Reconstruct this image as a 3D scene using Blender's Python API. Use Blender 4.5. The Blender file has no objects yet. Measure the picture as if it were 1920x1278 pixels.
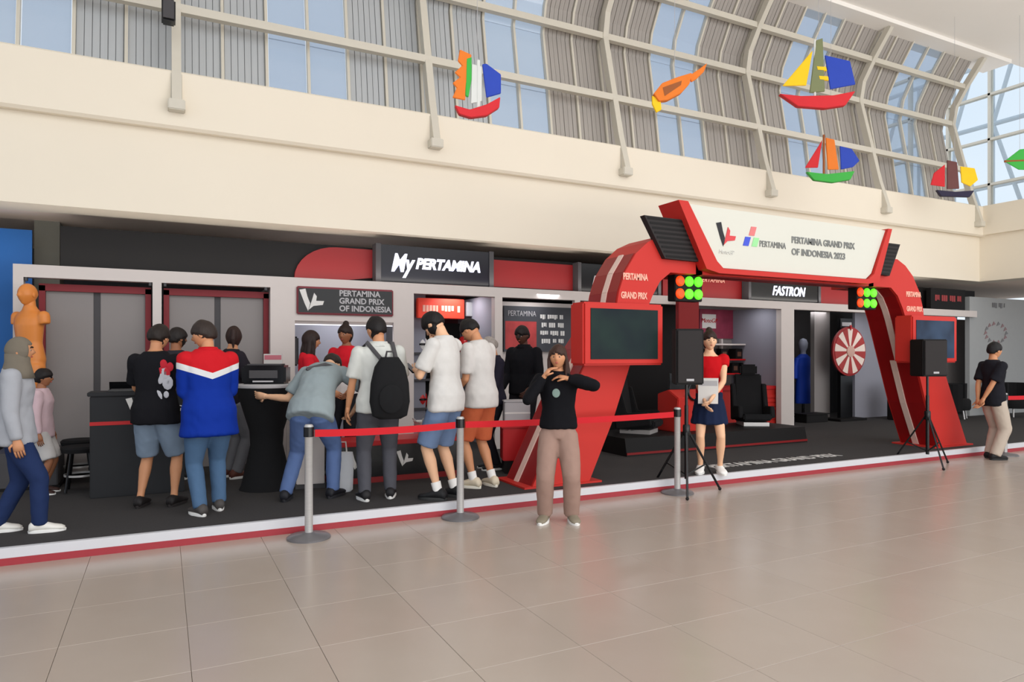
import bpy, bmesh, math, random
from mathutils import Vector, Matrix
random.seed(7)
S = bpy.context.scene
COL = S.collection
PI = math.pi

# ------------------------------------------------------------------ camera
YAW = math.radians(26.9); CH = 1.5; F = 1290.0; HZ = 665.0
cd = bpy.data.cameras.new('camera'); cam = bpy.data.objects.new('camera', cd); COL.objects.link(cam)
cam.location = (0, 0, CH); cam.rotation_euler = (PI/2, 0, -YAW)
cd.sensor_width = 36; cd.lens = F*36/1920; cd.shift_y = (HZ-639)/1920; cd.clip_start = .05; cd.clip_end = 300
S.camera = cam

# ------------------------------------------------------------------ world, lights, exposure
w = bpy.data.worlds.new('overcast_sky'); S.world = w; w.use_nodes = True
nt = w.node_tree; bg = nt.nodes['Background']
tc = nt.nodes.new('ShaderNodeTexCoord'); nz = nt.nodes.new('ShaderNodeTexNoise'); cr = nt.nodes.new('ShaderNodeValToRGB')
nz.inputs['Scale'].default_value = 2.2; nz.inputs['Detail'].default_value = 4
cr.color_ramp.elements[0].position = .3; cr.color_ramp.elements[0].color = (.66, .76, .90, 1)
cr.color_ramp.elements[1].position = .75; cr.color_ramp.elements[1].color = (.93, .97, 1.0, 1)
nt.links.new(tc.outputs['Generated'], nz.inputs['Vector']); nt.links.new(nz.outputs['Fac'], cr.inputs['Fac']); nt.links.new(cr.outputs['Color'], bg.inputs['Color'])
bg.inputs['Strength'].default_value = 1.15
def area(name, loc, aim, sx, sy, power, col):
    l = bpy.data.lights.new(name, 'AREA'); l.shape = 'RECTANGLE'; l.size = sx; l.size_y = sy; l.energy = power; l.color = col
    o = bpy.data.objects.new(name, l); COL.objects.link(o); o.location = loc
    o.rotation_euler = (Vector(aim)-Vector(loc)).to_track_quat('-Z', 'Y').to_euler()
    return o
area('overhead_fill', (5, -1.5, 8.8), (6, 8.5, 3.0), 16, 5, 440, (1.0, .95, .89))  # added fill from overhead, out of view, extra light for the hall
area('rear_fill', (6, -9, 5.2), (6, 9, 6.0), 26, 6, 700, (1.0, .96, .91))  # unseen fill added behind the camera to lift wall and ceiling
area('upward_fill', (7, -4, .4), (8, 7, 8.0), 16, 3, 740, (1.0, .96, .91))  # added fill near the floor behind the camera, brightens ceiling and upper wall
area('side_ceiling_fill', (14, 3.4, 2.6), (13.5, 7.5, 8.0), 6, 2, 60, (1.0, .97, .93))  # invented fill right of frame, lightens the visible ceiling
area('soffit_fill', (6, 9.0, 2.54), (6, 9.35, 3.4), 17, .12, 34, (1.0, .94, .88))  # fill strip added above the frame to brighten the soffit, faces away from view
S.view_settings.view_transform = 'Standard'; S.view_settings.look = 'None'
S.view_settings.gamma = 1; S.view_settings.use_curve_mapping = False
S.view_settings.exposure = 0.0

# ------------------------------------------------------------------ helpers
def ray(px): 
    t = (px-960)/F
    return (math.sin(YAW)+t*math.cos(YAW), math.cos(YAW)-t*math.sin(YAW))
def at(px, py, Y):
    """point on the vertical plane y = Y"""
    a, b = ray(px); D = Y/b
    return Vector((a*D, Y, CH+(HZ-py)*D/F))
def fl(px, py, z=0.0):
    """point on the horizontal plane z"""
    a, b = ray(px); D = F*(CH-z)/(py-HZ)
    return Vector((a*D, b*D, z))
def dp(px, D, z):
    a, b = ray(px); return Vector((a*D, b*D, z))
def c255(r, g, b):
    f = lambda v: ((v/255+.055)/1.055)**2.4 if v > 10 else v/255/12.92
    return (f(r), f(g), f(b), 1)
MATS = {}
def mat(name, rgb, rough=.6, metal=0.0, var=.06, scale=9.0, bump=0.0, emit=0.0, spec=.3, stretch=None):
    if name in MATS: return MATS[name]
    m = bpy.data.materials.new(name); m.use_nodes = True; n = m.node_tree; b = n.nodes['Principled BSDF']
    c = c255(*rgb)
    b.inputs['Roughness'].default_value = rough; b.inputs['Metallic'].default_value = metal
    b.inputs['Specular IOR Level'].default_value = spec
    t = n.nodes.new('ShaderNodeTexCoord'); mp = n.nodes.new('ShaderNodeMapping'); z = n.nodes.new('ShaderNodeTexNoise')
    z.inputs['Scale'].default_value = scale; z.inputs['Detail'].default_value = 3
    if stretch: mp.inputs['Scale'].default_value = stretch
    n.links.new(t.outputs['Object'], mp.inputs['Vector']); n.links.new(mp.outputs['Vector'], z.inputs['Vector'])
    mx = n.nodes.new('ShaderNodeMix'); mx.data_type = 'RGBA'
    mx.inputs[6].default_value = (c[0]*(1-var), c[1]*(1-var), c[2]*(1-var), 1)
    mx.inputs[7].default_value = (min(1, c[0]*(1+var)), min(1, c[1]*(1+var)), min(1, c[2]*(1+var)), 1)
    n.links.new(z.outputs['Fac'], mx.inputs[0]); n.links.new(mx.outputs[2], b.inputs['Base Color'])
    if emit:
        b.inputs['Emission Color'].default_value = c; b.inputs['Emission Strength'].default_value = emit
    if bump:
        bp = n.nodes.new('ShaderNodeBump'); bp.inputs['Strength'].default_value = bump; bp.inputs['Distance'].default_value = .01
        n.links.new(z.outputs['Fac'], bp.inputs['Height']); n.links.new(bp.outputs['Normal'], b.inputs['Normal'])
    MATS[name] = m
    return m

class MB:
    def __init__(s): s.v = []; s.f = []; s.m = []; s.mi = 0
    def add(s, vs, fs):
        o = len(s.v); s.v += [tuple(v) for v in vs]
        for f in fs: s.f.append([i+o for i in f]); s.m.append(s.mi)
        return s
    def box(s, x0, x1, y0, y1, z0, z1):
        v = [(x, y, z) for x in (x0, x1) for y in (y0, y1) for z in (z0, z1)]
        return s.add(v, [(0, 1, 3, 2), (4, 6, 7, 5), (0, 4, 5, 1), (2, 3, 7, 6), (0, 2, 6, 4), (1, 5, 7, 3)])
    def prism(s, pts, y0, y1):
        """polygon (x, z) swept along y"""
        n = len(pts); v = [(p[0], y0, p[1]) for p in pts]+[(p[0], y1, p[1]) for p in pts]
        return s.add(v, [list(range(n))[::-1], list(range(n, 2*n))]+[(i, (i+1) % n, n+(i+1) % n, n+i) for i in range(n)])
    def prismx(s, pts, x0, x1):
        n = len(pts); v = [(x0, p[0], p[1]) for p in pts]+[(x1, p[0], p[1]) for p in pts]
        return s.add(v, [list(range(n)), list(range(n, 2*n))[::-1]]+[(i, n+i, n+(i+1) % n, (i+1) % n) for i in range(n)])
    def rings(s, R, cap=True):
        n = len(R[0]); v = [p for r in R for p in r]; f = []
        for k in range(len(R)-1):
            for i in range(n): f.append((k*n+i, k*n+(i+1) % n, (k+1)*n+(i+1) % n, (k+1)*n+i))
        if cap: f.append(tuple(range(n))[::-1]); f.append(tuple((len(R)-1)*n+i for i in range(n)))
        return s.add(v, f)
    def tube(s, pts, rad, n=10, hint=(0, 1, 0), flat=1.0):
        pts = [Vector(p) for p in pts]; R = []
        if not hasattr(rad, '__len__'): rad = [rad]*len(pts)
        for i, p in enumerate(pts):
            d = (pts[min(i+1, len(pts)-1)]-pts[max(i-1, 0)]).normalized()
            h = Vector(hint)
            if abs(d.dot(h)) > .95: h = Vector((1, 0, 0)) if abs(d.x) < .9 else Vector((0, 0, 1))
            a = d.cross(h).normalized(); b = d.cross(a).normalized()
            R.append([p+a*rad[i]*math.cos(2*PI*k/n)+b*rad[i]*flat*math.sin(2*PI*k/n) for k in range(n)])
        return s.rings(R)
    def lathe(s, prof, n=24, o=(0, 0, 0)):
        return s.rings([[(o[0]+r*math.cos(2*PI*k/n), o[1]+r*math.sin(2*PI*k/n), o[2]+z) for k in range(n)] for r, z in prof])
    def ball(s, c, rx, ry=None, rz=None, n=14, M=None):
        ry = ry or rx; rz = rz or rx; R = []; c = Vector(c)
        for j in range(n//2+1):
            a = -PI/2+PI*j/(n//2); a = max(-PI/2+.06, min(PI/2-.06, a)); ring = []
            for k in range(n):
                p = Vector((rx*math.cos(a)*math.cos(2*PI*k/n), ry*math.cos(a)*math.sin(2*PI*k/n), rz*math.sin(a)))
                ring.append(c+(M @ p if M else p))
            R.append(ring)
        return s.rings(R)
    def mesh(s, name):
        me = bpy.data.meshes.new(name); me.from_pydata(s.v, [], s.f)
        me.polygons.foreach_set('material_index', s.m); me.update()
        b = bmesh.new(); b.from_mesh(me); bmesh.ops.recalc_face_normals(b, faces=b.faces); b.to_mesh(me); b.free()
        return me
    def build(s, name, m, parent=None, smooth=False, bevel=0.0, loc=None, rz=0.0):
        me = s.mesh(name)
        for q in (m if isinstance(m, (list, tuple)) else [m]): me.materials.append(q)
        if bevel:
            b = bmesh.new(); b.from_mesh(me)
            try: bmesh.ops.bevel(b, geom=list(b.edges), offset=bevel, segments=2, affect='EDGES', clamp_overlap=True)
            except Exception: pass
            b.to_mesh(me); b.free()
        if smooth:
            me.shade_smooth()
            try: me.set_sharp_from_angle(angle=math.radians(40))
            except Exception: pass
        o = bpy.data.objects.new(name, me); COL.objects.link(o)
        if parent: o.parent = parent
        if loc is not None: o.location = loc
        if rz: o.rotation_euler.z = rz
        return o
def tag(o, label, cat, group=None):
    o['label'] = label; o['category'] = cat
    if group: o['group'] = group
    return o
def struct(o): o['kind'] = 'structure'; return o
def thing(name, loc, label, cat, rz=0.0, group=None):
    o = bpy.data.objects.new(name, None); COL.objects.link(o); o.location = loc; o.rotation_euler.z = rz
    o.empty_display_size = .1
    return tag(o, label, cat, group)
def text(name, body, size, m, parent, loc, shear=0.0, rx=PI/2, rz=0.0, depth=.004, bold=0.0, width=None, align='CENTER'):
    """lettering as a mesh; the letters face local -y after rx = 90 degrees"""
    c = bpy.data.curves.new(name, 'FONT'); c.body = body; c.size = size; c.extrude = depth; c.offset = bold; c.shear = shear
    c.align_x = align; c.align_y = 'CENTER'; c.resolution_u = 3; c.space_line = .95
    t = bpy.data.objects.new('tmp', c); COL.objects.link(t)
    dg = bpy.context.evaluated_depsgraph_get(); me = bpy.data.meshes.new_from_object(t.evaluated_get(dg))
    bpy.data.objects.remove(t); me.name = name; me.materials.clear(); me.materials.append(m)
    if width and len(me.vertices):
        xs = [v.co.x for v in me.vertices]; k = width/(max(xs)-min(xs))
        for v in me.vertices: v.co.x *= k
    o = bpy.data.objects.new(name, me); COL.objects.link(o); o.parent = parent
    o.location = loc; o.rotation_euler = (rx, 0, rz)
    return o
def dup(o, loc=None, rz=None, label=None):
    def cp(x, par):
        c = x.copy(); COL.objects.link(c); c.parent = par
        for ch in list(x.children): cp(ch, c)
        return c
    r = cp(o, o.parent)
    if loc is not None: r.location = loc
    if rz is not None: r.rotation_euler.z = rz
    if label: r['label'] = label
    return r

def wordbars(x0, z, w_, h_, m, parent, y=-.004, seed=1):
    """a line of print too blurred to read: word-shaped strokes"""
    rg = random.Random(seed); x = x0-w_/2; mb = MB()
    while x < x0+w_/2-.02:
        l_ = min(rg.uniform(.5, 1.6)*h_*1.6, x0+w_/2-x); q = x
        while q < x+l_-.001:
            mb.box(q, min(q+h_*.42, x+l_), y, 0, z-h_/2+rg.choice((0, .1, .2))*h_, z+h_/2); q += h_*.55
        x += l_+h_*.6
    o = mb.build('print_line', m, parent); o['kind'] = 'stuff'; return o

# ------------------------------------------------------------------ materials
cream = mat('cream_plaster', (234, 224, 206), .8, var=.02, scale=1.2, bump=.02)
soffitm = mat('soffit_plaster', (240, 222, 206), .85, var=.03, scale=2)
ceilm = mat('ceiling_white', (246, 242, 236), .85, var=.02, scale=1)
ribm = mat('cream_steel', (206, 200, 186), .45, var=.03)
blindm = mat('grey_blind', (178, 181, 183), .7, var=.08, scale=3, stretch=(9, 1, .3))
blindb = mat('brown_blind', (164, 158, 152), .7, var=.14, scale=3, stretch=(9, 1, .3))
carpet = mat('charcoal_carpet', (62, 60, 60), .95, var=.10, scale=60, bump=.15, spec=.2)
whitem = mat('white_laminate', (204, 195, 190), .5, var=.02)
whitef = mat('white_face', (206, 205, 194), .5, var=.01)
redm = mat('red_panel', (190, 42, 34), .55, var=.04, scale=2)
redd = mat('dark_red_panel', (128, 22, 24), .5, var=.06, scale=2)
redl = mat('bright_red', (184, 24, 28), .45, var=.04)
blackm = mat('black_board', (20, 18, 18), .6, var=.15, scale=3, spec=.2)
blackg = mat('black_gloss', (16, 16, 18), .25, var=.1)
blackc = mat('black_cloth', (18, 18, 20), .9, var=.2, scale=20, bump=.1)
greym = mat('grey_panel', (138, 132, 130), .6, var=.03, scale=2)
greyl = mat('lilac_grey_wall', (138, 138, 148), .7, var=.03, scale=1)
greyd = mat('dark_grey', (70, 68, 70), .6, var=.08)
steel = mat('brushed_steel', (182, 180, 178), .35, .35, var=.08, scale=12, stretch=(1, 1, 12))
rubber = mat('black_rubber', (24, 22, 22), .7)
glow = mat('lit_white_letters', (225, 228, 250), .5, emit=1.2, var=.01)
whitep = mat('white_paint', (216, 214, 210), .5, var=.02)
greyp = mat('grey_print', (176, 174, 176), .6, var=.04)
palep = mat('pale_print', (232, 170, 150), .5, var=.04)
inkm = mat('grey_ink', (140, 140, 138), .6)
# ------------------------------------------------------------------ floor
FX0, FX1, FY0, FY1 = -2.28, 13.32, 1.2, 6.0
tilem = bpy.data.materials.new('polished_floor_tile'); tilem.use_nodes = True
n = tilem.node_tree; b = n.nodes['Principled BSDF']; b.inputs['Roughness'].default_value = .24; b.inputs['Specular IOR Level'].default_value = .5
oi = n.nodes.new('ShaderNodeObjectInfo'); r = n.nodes.new('ShaderNodeValToRGB'); t = n.nodes.new('ShaderNodeTexCoord'); z = n.nodes.new('ShaderNodeTexNoise')
z.inputs['Scale'].default_value = 3; z.inputs['Detail'].default_value = 6
mth = n.nodes.new('ShaderNodeMath'); mth.operation = 'MULTIPLY_ADD'; mth.inputs[1].default_value = .25
mm = n.nodes.new('ShaderNodeMath'); mm.operation = 'MULTIPLY'; mm.inputs[1].default_value = .75
r.color_ramp.elements[0].color = c255(168, 154, 141); r.color_ramp.elements[1].color = c255(177, 164, 152)
n.links.new(t.outputs['Object'], z.inputs['Vector']); n.links.new(z.outputs['Fac'], mm.inputs[0]); n.links.new(oi.outputs['Random'], mth.inputs[0]); n.links.new(mm.outputs[0], mth.inputs[2])
n.links.new(mth.outputs[0], r.inputs['Fac']); n.links.new(r.outputs['Color'], b.inputs['Base Color'])
fm = MB()
for x0, x1, y0, y1 in ((-14, 30, -12, FY0), (-14, FX0, FY0, 14), (FX1, 30, FY0, 14), (FX0, FX1, FY1, 14)):
    fm.box(x0, x1, y0, y1, -.2, 0)
fm.box(FX0, FX1, FY0, FY1, -.2, -.018)
floor = struct(fm.build('floor', tilem))
tb = MB().box(.001, .599, .001, .599, -.018, 0).mesh('tile')
bb = bmesh.new(); bb.from_mesh(tb); bmesh.ops.bevel(bb, geom=[e for e in bb.edges if min(v.co.z for v in e.verts) > -.001], offset=.0015, segments=1, affect='EDGES'); bb.to_mesh(tb); bb.free()
tb.materials.append(tilem)
for i in range(26):
    for j in range(8):
        o = bpy.data.objects.new('tile', tb); COL.objects.link(o); o.parent = floor; o.location = (FX0+.6*i, FY0+.6*j, 0)

# ------------------------------------------------------------------ low stage with carpet
ph = .12
stage = struct(MB().box(-5, 21, 6.03, 13, 0, ph-.008).build('floor_platform', greyd))
MB().box(-5, 21, 6.045, 13, ph-.008, ph).build('carpet', carpet, stage)
MB().box(-5, 21, 6.0, 6.045, .052, ph+.004).build('edge_trim', mat('white_aluminium', (204, 204, 208), .35, var=.02), stage)
MB().box(-5, 21, 5.995, 6.03, 0, .052).build('red_edge_trim', mat('red_edge', (156, 52, 60), .5, var=.03), stage)
fl_sign = text('floor_lettering', 'PERTAMINA GRAND PRIX', .3, whitep, None, (7.15, 6.45, ph+.001), rx=0, depth=.001, bold=.004, width=2.3)
tag(fl_sign, 'white lettering laid flat on the dark carpet beside the red arch opening', 'lettering')

# ------------------------------------------------------------------ mezzanine wall, soffit, ceiling
X0, X1, XR = -9.0, 16.3, 22.0
struct(MB().box(X0, X1, 9.0, 9.5, 3.14, 4.3).build('wall_back', cream))
struct(MB().prismx([(8.86, 4.15), (8.86, 4.77), (8.88, 4.79), (9.5, 4.79), (9.5, 4.15), (8.9, 4.12)], X0, X1+.02).build('trim_1', cream))
struct(MB().box(X1, 16.8, 0, 9.5, 3.14, 4.3).build('wall_right', cream))
struct(MB().box(X1-.12, 16.8, 0, 8.86, 4.15, 4.79).build('trim_2', cream))
struct(MB().box(X0, XR, 9.5, 13, 3.14, 3.3).build('ceiling_soffit', soffitm))
struct(MB().box(16.8, XR, 0, 9.5, 3.14, 3.3).build('ceiling_side', soffitm))
struct(MB().box(X0, XR, 12.8, 13, 0, 3.2).build('wall_shop_back', greyd))
struct(MB().box(X0, XR, 1.5, 8.72, 8.05, 8.2).build('ceiling', ceilm))
struct(MB().box(X0, X1+.5, 8.6, 9.2, 7.97, 8.25).build('trim_3', ceilm))

# vault window: curved bays of panes between cream ribs
GP = [(9.30, 4.79), (9.42, 5.62), (9.60, 6.62), (9.52, 7.05), (9.28, 7.5), (8.95, 8.0)]
def off(prof, d):
    out = []
    for i, p in enumerate(prof):
        a = Vector(prof[max(i-1, 0)]); c = Vector(prof[min(i+1, len(prof)-1)]); t_ = (c-a).normalized()
        out.append((p[0]+t_.y*d, p[1]-t_.x*d))
    return out
def ribprof(prof, d0, d1): return off(prof, d0)+off(prof, d1)[::-1]
RP = [(8.78, 4.36), (8.97, 4.95), (9.40, 6.70), (9.33, 7.1), (9.08, 7.5), (8.72, 7.98)]
glassm = bpy.data.materials.new('frosted_daylight_glass'); glassm.use_nodes = True
n = glassm.node_tree; n.nodes.clear(); o_ = n.nodes.new('ShaderNodeOutputMaterial'); tr = n.nodes.new('ShaderNodeBsdfTransparent'); gl = n.nodes.new('ShaderNodeBsdfGlossy'); df = n.nodes.new('ShaderNodeBsdfDiffuse')
m1 = n.nodes.new('ShaderNodeMixShader'); m2 = n.nodes.new('ShaderNodeMixShader'); tr.inputs[0].default_value = (.70, .75, .81, 1)
df.inputs[0].default_value = (.6, .66, .72, 1); gl.inputs['Roughness'].default_value = .15; m1.inputs[0].default_value = .18; m2.inputs[0].default_value = .04
n.links.new(tr.outputs[0], m1.inputs[1]); n.links.new(df.outputs[0], m1.inputs[2]); n.links.new(m1.outputs[0], m2.inputs[1]); n.links.new(gl.outputs[0], m2.inputs[2]); n.links.new(m2.outputs[0], o_.inputs[0])
clearm = bpy.data.materials.new('clear_glass'); clearm.use_nodes = True
n = clearm.node_tree; n.nodes.clear(); o_ = n.nodes.new('ShaderNodeOutputMaterial'); tr = n.nodes.new('ShaderNodeBsdfTransparent'); gl = n.nodes.new('ShaderNodeBsdfGlossy'); m1 = n.nodes.new('ShaderNodeMixShader')
tr.inputs[0].default_value = (.93, .96, .97, 1); gl.inputs['Roughness'].default_value = .05; m1.inputs[0].default_value = .07
n.links.new(tr.outputs[0], m1.inputs[1]); n.links.new(gl.outputs[0], m1.inputs[2]); n.links.new(m1.outputs[0], o_.inputs[0])
BW = 3.16; CW = BW/6
rows = [(0, 1), (1, 2), (2, 4), (4, 5)]
def pane_mesh(r0, r1, ribbed):
    mb = MB(); seg = GP[r0:r1+1]
    if not ribbed:
        mb.prismx(ribprof(seg, -.01, .01), .03, CW-.03)
    else:
        k = 6; wd = (CW-.05)/k
        for q in range(k): mb.prismx(ribprof(seg, -.012-.005*(q % 2), .012), .025+q*wd, .025+(q+.9)*wd)
        mb.prismx(ribprof(seg, .012, .02), .02, CW-.02)
    return mb.mesh('blind' if ribbed else 'pane')
PM = {}
for ri, (a, c) in enumerate(rows):
    for kind in ('g', 'a', 'b'):
        me = pane_mesh(a, c, kind != 'g'); me.materials.append({'g': glassm, 'a': blindm, 'b': blindb}[kind]); PM[ri, kind] = me
mull = MB().prismx(ribprof(GP, -.05, .03), -.018, .018).mesh('mullion'); mull.materials.append(ribm)
rail_y = [(9.12, 5.62), (9.40, 6.72), (9.12, 7.46)]
for bi in range(-2, 5):
    xr = .14+BW*(bi+0)
    wroot = struct(MB().prismx([(9.22, 4.78), (9.22, 4.84), (9.5, 4.84), (9.5, 4.78)], xr, xr+BW).build('window_%d' % (bi+3), ribm))
    for ci in range(6):
        kind = 'g' if ci in (2, 3) else ('b' if (bi >= 2 or (bi == 1 and ci > 3)) else 'a')
        for ri in range(4):
            o = bpy.data.objects.new('pane' if kind == 'g' else 'blind', PM[ri, kind]); COL.objects.link(o); o.parent = wroot; o.location.x = xr+ci*CW
        o = bpy.data.objects.new('mullion', mull); COL.objects.link(o); o.parent = wroot; o.location.x = xr+ci*CW
    for yy, zz in rail_y:
        MB().box(xr, xr+BW, yy-.05, yy+.05, zz-.05, zz+.05).build('rail', ribm, wroot)
for k in range(-2, 6):
    xr = .14+BW*k
    rb = struct(MB().prismx(ribprof(RP, -.06, .06), xr-.05, xr+.05).build('trim_rib', ribm))
    MB().box(xr-.09, xr+.09, 8.72, 8.87, 4.30, 4.42).build('bracket', ribm, rb, bevel=.01)
    MB().box(xr-.06, xr+.06, 8.845, 8.865, 4.40, 4.75).build('base_plate', ribm, rb)
# end window over the right-hand wall
end = struct(MB().box(19.6, 19.8, 4, 15, 4.5, 4.85).build('window_8', ribm))
for j in range(10):
    for q in range(4):
        y0 = 4.0+j*1.1; z0 = 4.87+q*1.2
        MB().box(19.69, 19.71, y0+.03, y0+1.07, z0, z0+1.14).build('pane', clearm, end)
for j in range(11): MB().box(19.62, 19.78, 4+j*1.1-.03, 4+j*1.1+.03, 4.85, 9.7).build('mullion', ribm, end)
for q in range(1, 5): MB().box(19.62, 19.78, 4, 15, 4.84+q*1.2-.03, 4.84+q*1.2+.03).build('transom', ribm, end)
tm = mat('grey_truss_steel', (196, 204, 212), .6)
truss = thing('roof_truss', (21.5, 10, 0), 'pale grey steel space frame outside the far end window', 'truss')
for j in range(9):
    y0 = -4+j*1.1
    MB().tube([(0, y0, 4.6), (0, y0+.55, 6.4), (0, y0+1.1, 8.2), (0, y0+.55, 10)], .06, 8, (1, 0, 0)).build('diagonal', tm, truss)
    MB().tube([(0, y0, 0), (0, y0, 10)], .05, 8, (1, 0, 0)).build('post', tm, truss)
for q in range(4): MB().tube([(0, -4, 4.6+q*1.8), (0, 5.9, 4.6+q*1.8)], .07, 8).build('chord', tm, truss)

# floodlight hanging high on the first rib
fd = thing('floodlight', at(316, 20, 8.6), 'small black floodlight hung beside the first cream window rib', 'lamp')
MB().box(-.07, .07, -.08, .08, -.14, .10).build('housing', blackg, fd, bevel=.015)
MB().box(-.055, .055, -.095, -.078, -.12, .08).build('lens', greyd, fd)
MB().tube([(0, 0, .08), (0, .0, .5), (.1, .45, .62)], .014).build('arm', blackg, fd)

# ------------------------------------------------------------------ fascia over the booth
YF = 9.28
zt, zb = 2.95, 2.50
def X(px, Y): a, b_ = ray(px); return a*Y/b_
struct(MB().box(X(112, YF), X(1180, YF), YF+.052, YF+.15, zb, zt+.02).build('wall_fascia', blackm))
struct(MB().box(X(1180, YF), X(1832, YF), YF+.052, YF+.15, zb, zt+.02).build('wall_fascia_side', blackm))
xa, xb = X(552, YF), X(703, YF)
arc = [(xa+.55*(1-math.cos(a)), zb+.44*math.sin(a)) for a in [PI/2*k/8 for k in range(9)]]
o = MB().prism([(xa, zb)]+arc+[(xb, zb+.44), (xb, zb+.06), (X(640, YF), zb)], YF, YF+.05).build('red_fascia_panel', redd)
tag(o, 'dark red fascia panel with a rounded corner, left of the lit sign', 'panel')
o = MB().box(X(925, YF), X(1074, YF), YF, YF+.05, zb+.02, zb+.42).build('red_fascia_panel', redd)
tag(o, 'plain dark red fascia panel right of the lit white sign', 'panel')
o = MB().box(X(1243, YF), X(1400, YF), YF, YF+.05, zb, zb+.42).build('red_fascia_panel', redd)
tag(o, 'dark red fascia panel with small pale print seen under the arch', 'panel')
text('lettering', 'PERTAMINA', .11, palep, o, (X(1335, YF), YF-.004, zb+.32), shear=.2)
o = MB().box(X(1538, YF), X(1598, YF), YF, YF+.05, zb, zb+.42).build('red_fascia_panel', redd)
tag(o, 'short dark red fascia panel right of the second lit sign', 'panel')
def lightbox(pa, pb, Y, z0, z1, label, body, size, w_, dx=0.0, m=glow):
    x0, x1 = X(pa, Y), X(pb, Y); c = thing('light_box_sign', ((x0+x1)/2, Y, z0), label, 'sign'); h = (x1-x0)/2
    MB().box(-h, h, 0, .14, 0, z1-z0).build('case', blackg, c, bevel=.01)
    for s in (-1, 1): MB().box(s*h-.03, s*h+.03, -.015, .15, -.01, z1-z0+.01).build('end_trim', greyd, c)
    text('lettering', body, size, m, c, (dx, -.006, (z1-z0)*.40), shear=.25, bold=.004, width=w_, depth=.006)
    return c
x0, x1 = X(709, 9.12), X(921, 9.12); sg = thing('light_box_sign', ((x0+x1)/2, 9.12, zb), 'long black light box with glowing white lettering above the counter bay', 'sign'); h = (x1-x0)/2
MB().box(-h, h, 0, .15, 0, .50).build('case', mat('navy_black', (14, 14, 24), .3), sg, bevel=.01)
for s in (-1, 1): MB().box(s*h-.035, s*h+.035, -.015, .16, -.01, .51).build('end_trim', greyd, sg)
text('lettering', 'My', .34, glow, sg, (-.52, -.006, .25), shear=.3, bold=.01, width=.34, depth=.006)
text('lettering', 'PERTAMINA', .2, glow, sg, (.17, -.006, .26), shear=.25, bold=.009, width=.98, depth=.006)
lightbox(1405, 1536, 9.12, zb, zb+.44, 'short black light box with glowing white lettering seen through the arch', 'FASTRON', .24, .86, .08)
lightbox(1086, 1236, 9.14, zb, zb+.44, 'unlit black sign with grey lettering, mostly behind the arch shoulder', 'PERTAMINA', .2, 1.1, 0, greyp)
o = thing('shop_sign', (X(1778, 9.15), 9.15, zb), 'dark sign board with dull red lettering beside the right arch leg', 'sign')
MB().box(-.62, .62, 0, .1, 0, .45).build('board', blackm, o)
wordbars(0, .24, .95, .13, mat('dull_red_ink', (150, 60, 62), .6), o, -.006, 4)

# ------------------------------------------------------------------ white booth frame
Y1 = 9.1
fr = thing('booth_frame', (0, Y1, ph), 'long white modular frame with posts dividing the booth into bays', 'frame')
FZ = 2.37
def fpost(pa, pb, name='post', d=.12, z0=0, z1=FZ-.14, m=whitem):
    return MB().box(X(pa, Y1), X(pb, Y1), 0, d, z0, z1).build(name, m, fr)
for pa, pb in ((24, 44), (286, 303), (507, 520), (762, 776), (928, 942), (1465, 1489)): fpost(pa, pb)
fpost(24, 1106, 'top_beam', .14, FZ-.14, FZ); fpost(1310, 1832, 'top_beam', .14, FZ-.14, FZ)
fpost(1106, 1310, 'top_beam', .14, FZ-.14, FZ)
fpost(520, 553, 'panel', .05, 0, FZ-.14); fpost(738, 762, 'panel', .05, 0, FZ-.14); fpost(553, 738, 'panel', .05, 1.82, FZ-.14)
for pa in (48, 281, 309, 498, ): fpost(pa-2, pa+3, 'corner_bracket', .06, FZ-.18, FZ-.14, greyd)
fpost(1078, 1088, 'post', .08)

# grey double doors in dark red surrounds
def ddoor(pa, pb, label):
    x0, x1 = X(pa, 9.3), X(pb, 9.3); h = (x1-x0)/2; o = thing('double_door', ((x0+x1)/2, 9.3, ph), label, 'door')
    for s in (-1, 1): MB().box(s*h-.03, s*h+.03, -.05, .08, 0, 2.16).build('jamb', mat('maroon', (126, 40, 46), .6), o)
    MB().box(-h-.03, h+.03, -.05, .08, 2.10, 2.18).build('lintel', MATS['maroon'], o)
    for s in (-1, 1): MB().box(min(s*.035, s*(h-.03)), max(s*.035, s*(h-.03)), 0, .04, .0, 2.1).build('leaf', greym, o, bevel=.004)
    MB().box(-.035, .035, .015, .05, 0, 2.1).build('centre_strip', greyd, o)
    return o
ddoor(80, 278, 'grey double door in a dark red surround behind the orange mannequin')
ddoor(312, 498, 'grey double door in a dark red surround behind the blue jacketed man')
# bay walls
def wallbox(name, x0, x1, y0, y1, z0, z1, m): return struct(MB().box(x0, x1, y0, y1, z0, z1).build(name, m))
wallbox('wall_bay_back', X(520, 9.1), X(776, 9.1)+.6, 10.3, 10.36, ph, 2.46, greyl)
wallbox('wall_bay_side', X(530, 9.16)-.12, X(530, 9.16)-.06, 9.16, 10.3, ph, 2.4, greym)
wallbox('wall_bay_side', X(762, 9.16)+.05, X(762, 9.16)+.11, 9.16, 10.3, ph, 2.4, greyd)
wallbox('wall_bay_side', X(930, 9.22), X(930, 9.22)+.06, 9.22, 10.7, ph, 2.4, greyl)
wallbox('wall_bay_back', X(776, 9.2), X(935, 9.2)+.1, 10.7, 10.76, ph, 2.9, mat('maroon_wall', (66, 22, 28), .7))
wallbox('wall_bay_back', X(942, 9.7), X(1078, 9.7), 9.7, 9.76, ph, 2.34, whitem)
wallbox('wall_bay_back', X(1090, 10.4), X(1310, 10.4), 10.4, 10.46, ph, 2.5, blackm)
wallbox('wall_bay_back', X(1300, 10.5), X(1413, 10.5)+.05, 10.5, 10.56, ph, 2.5, greym)
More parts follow.
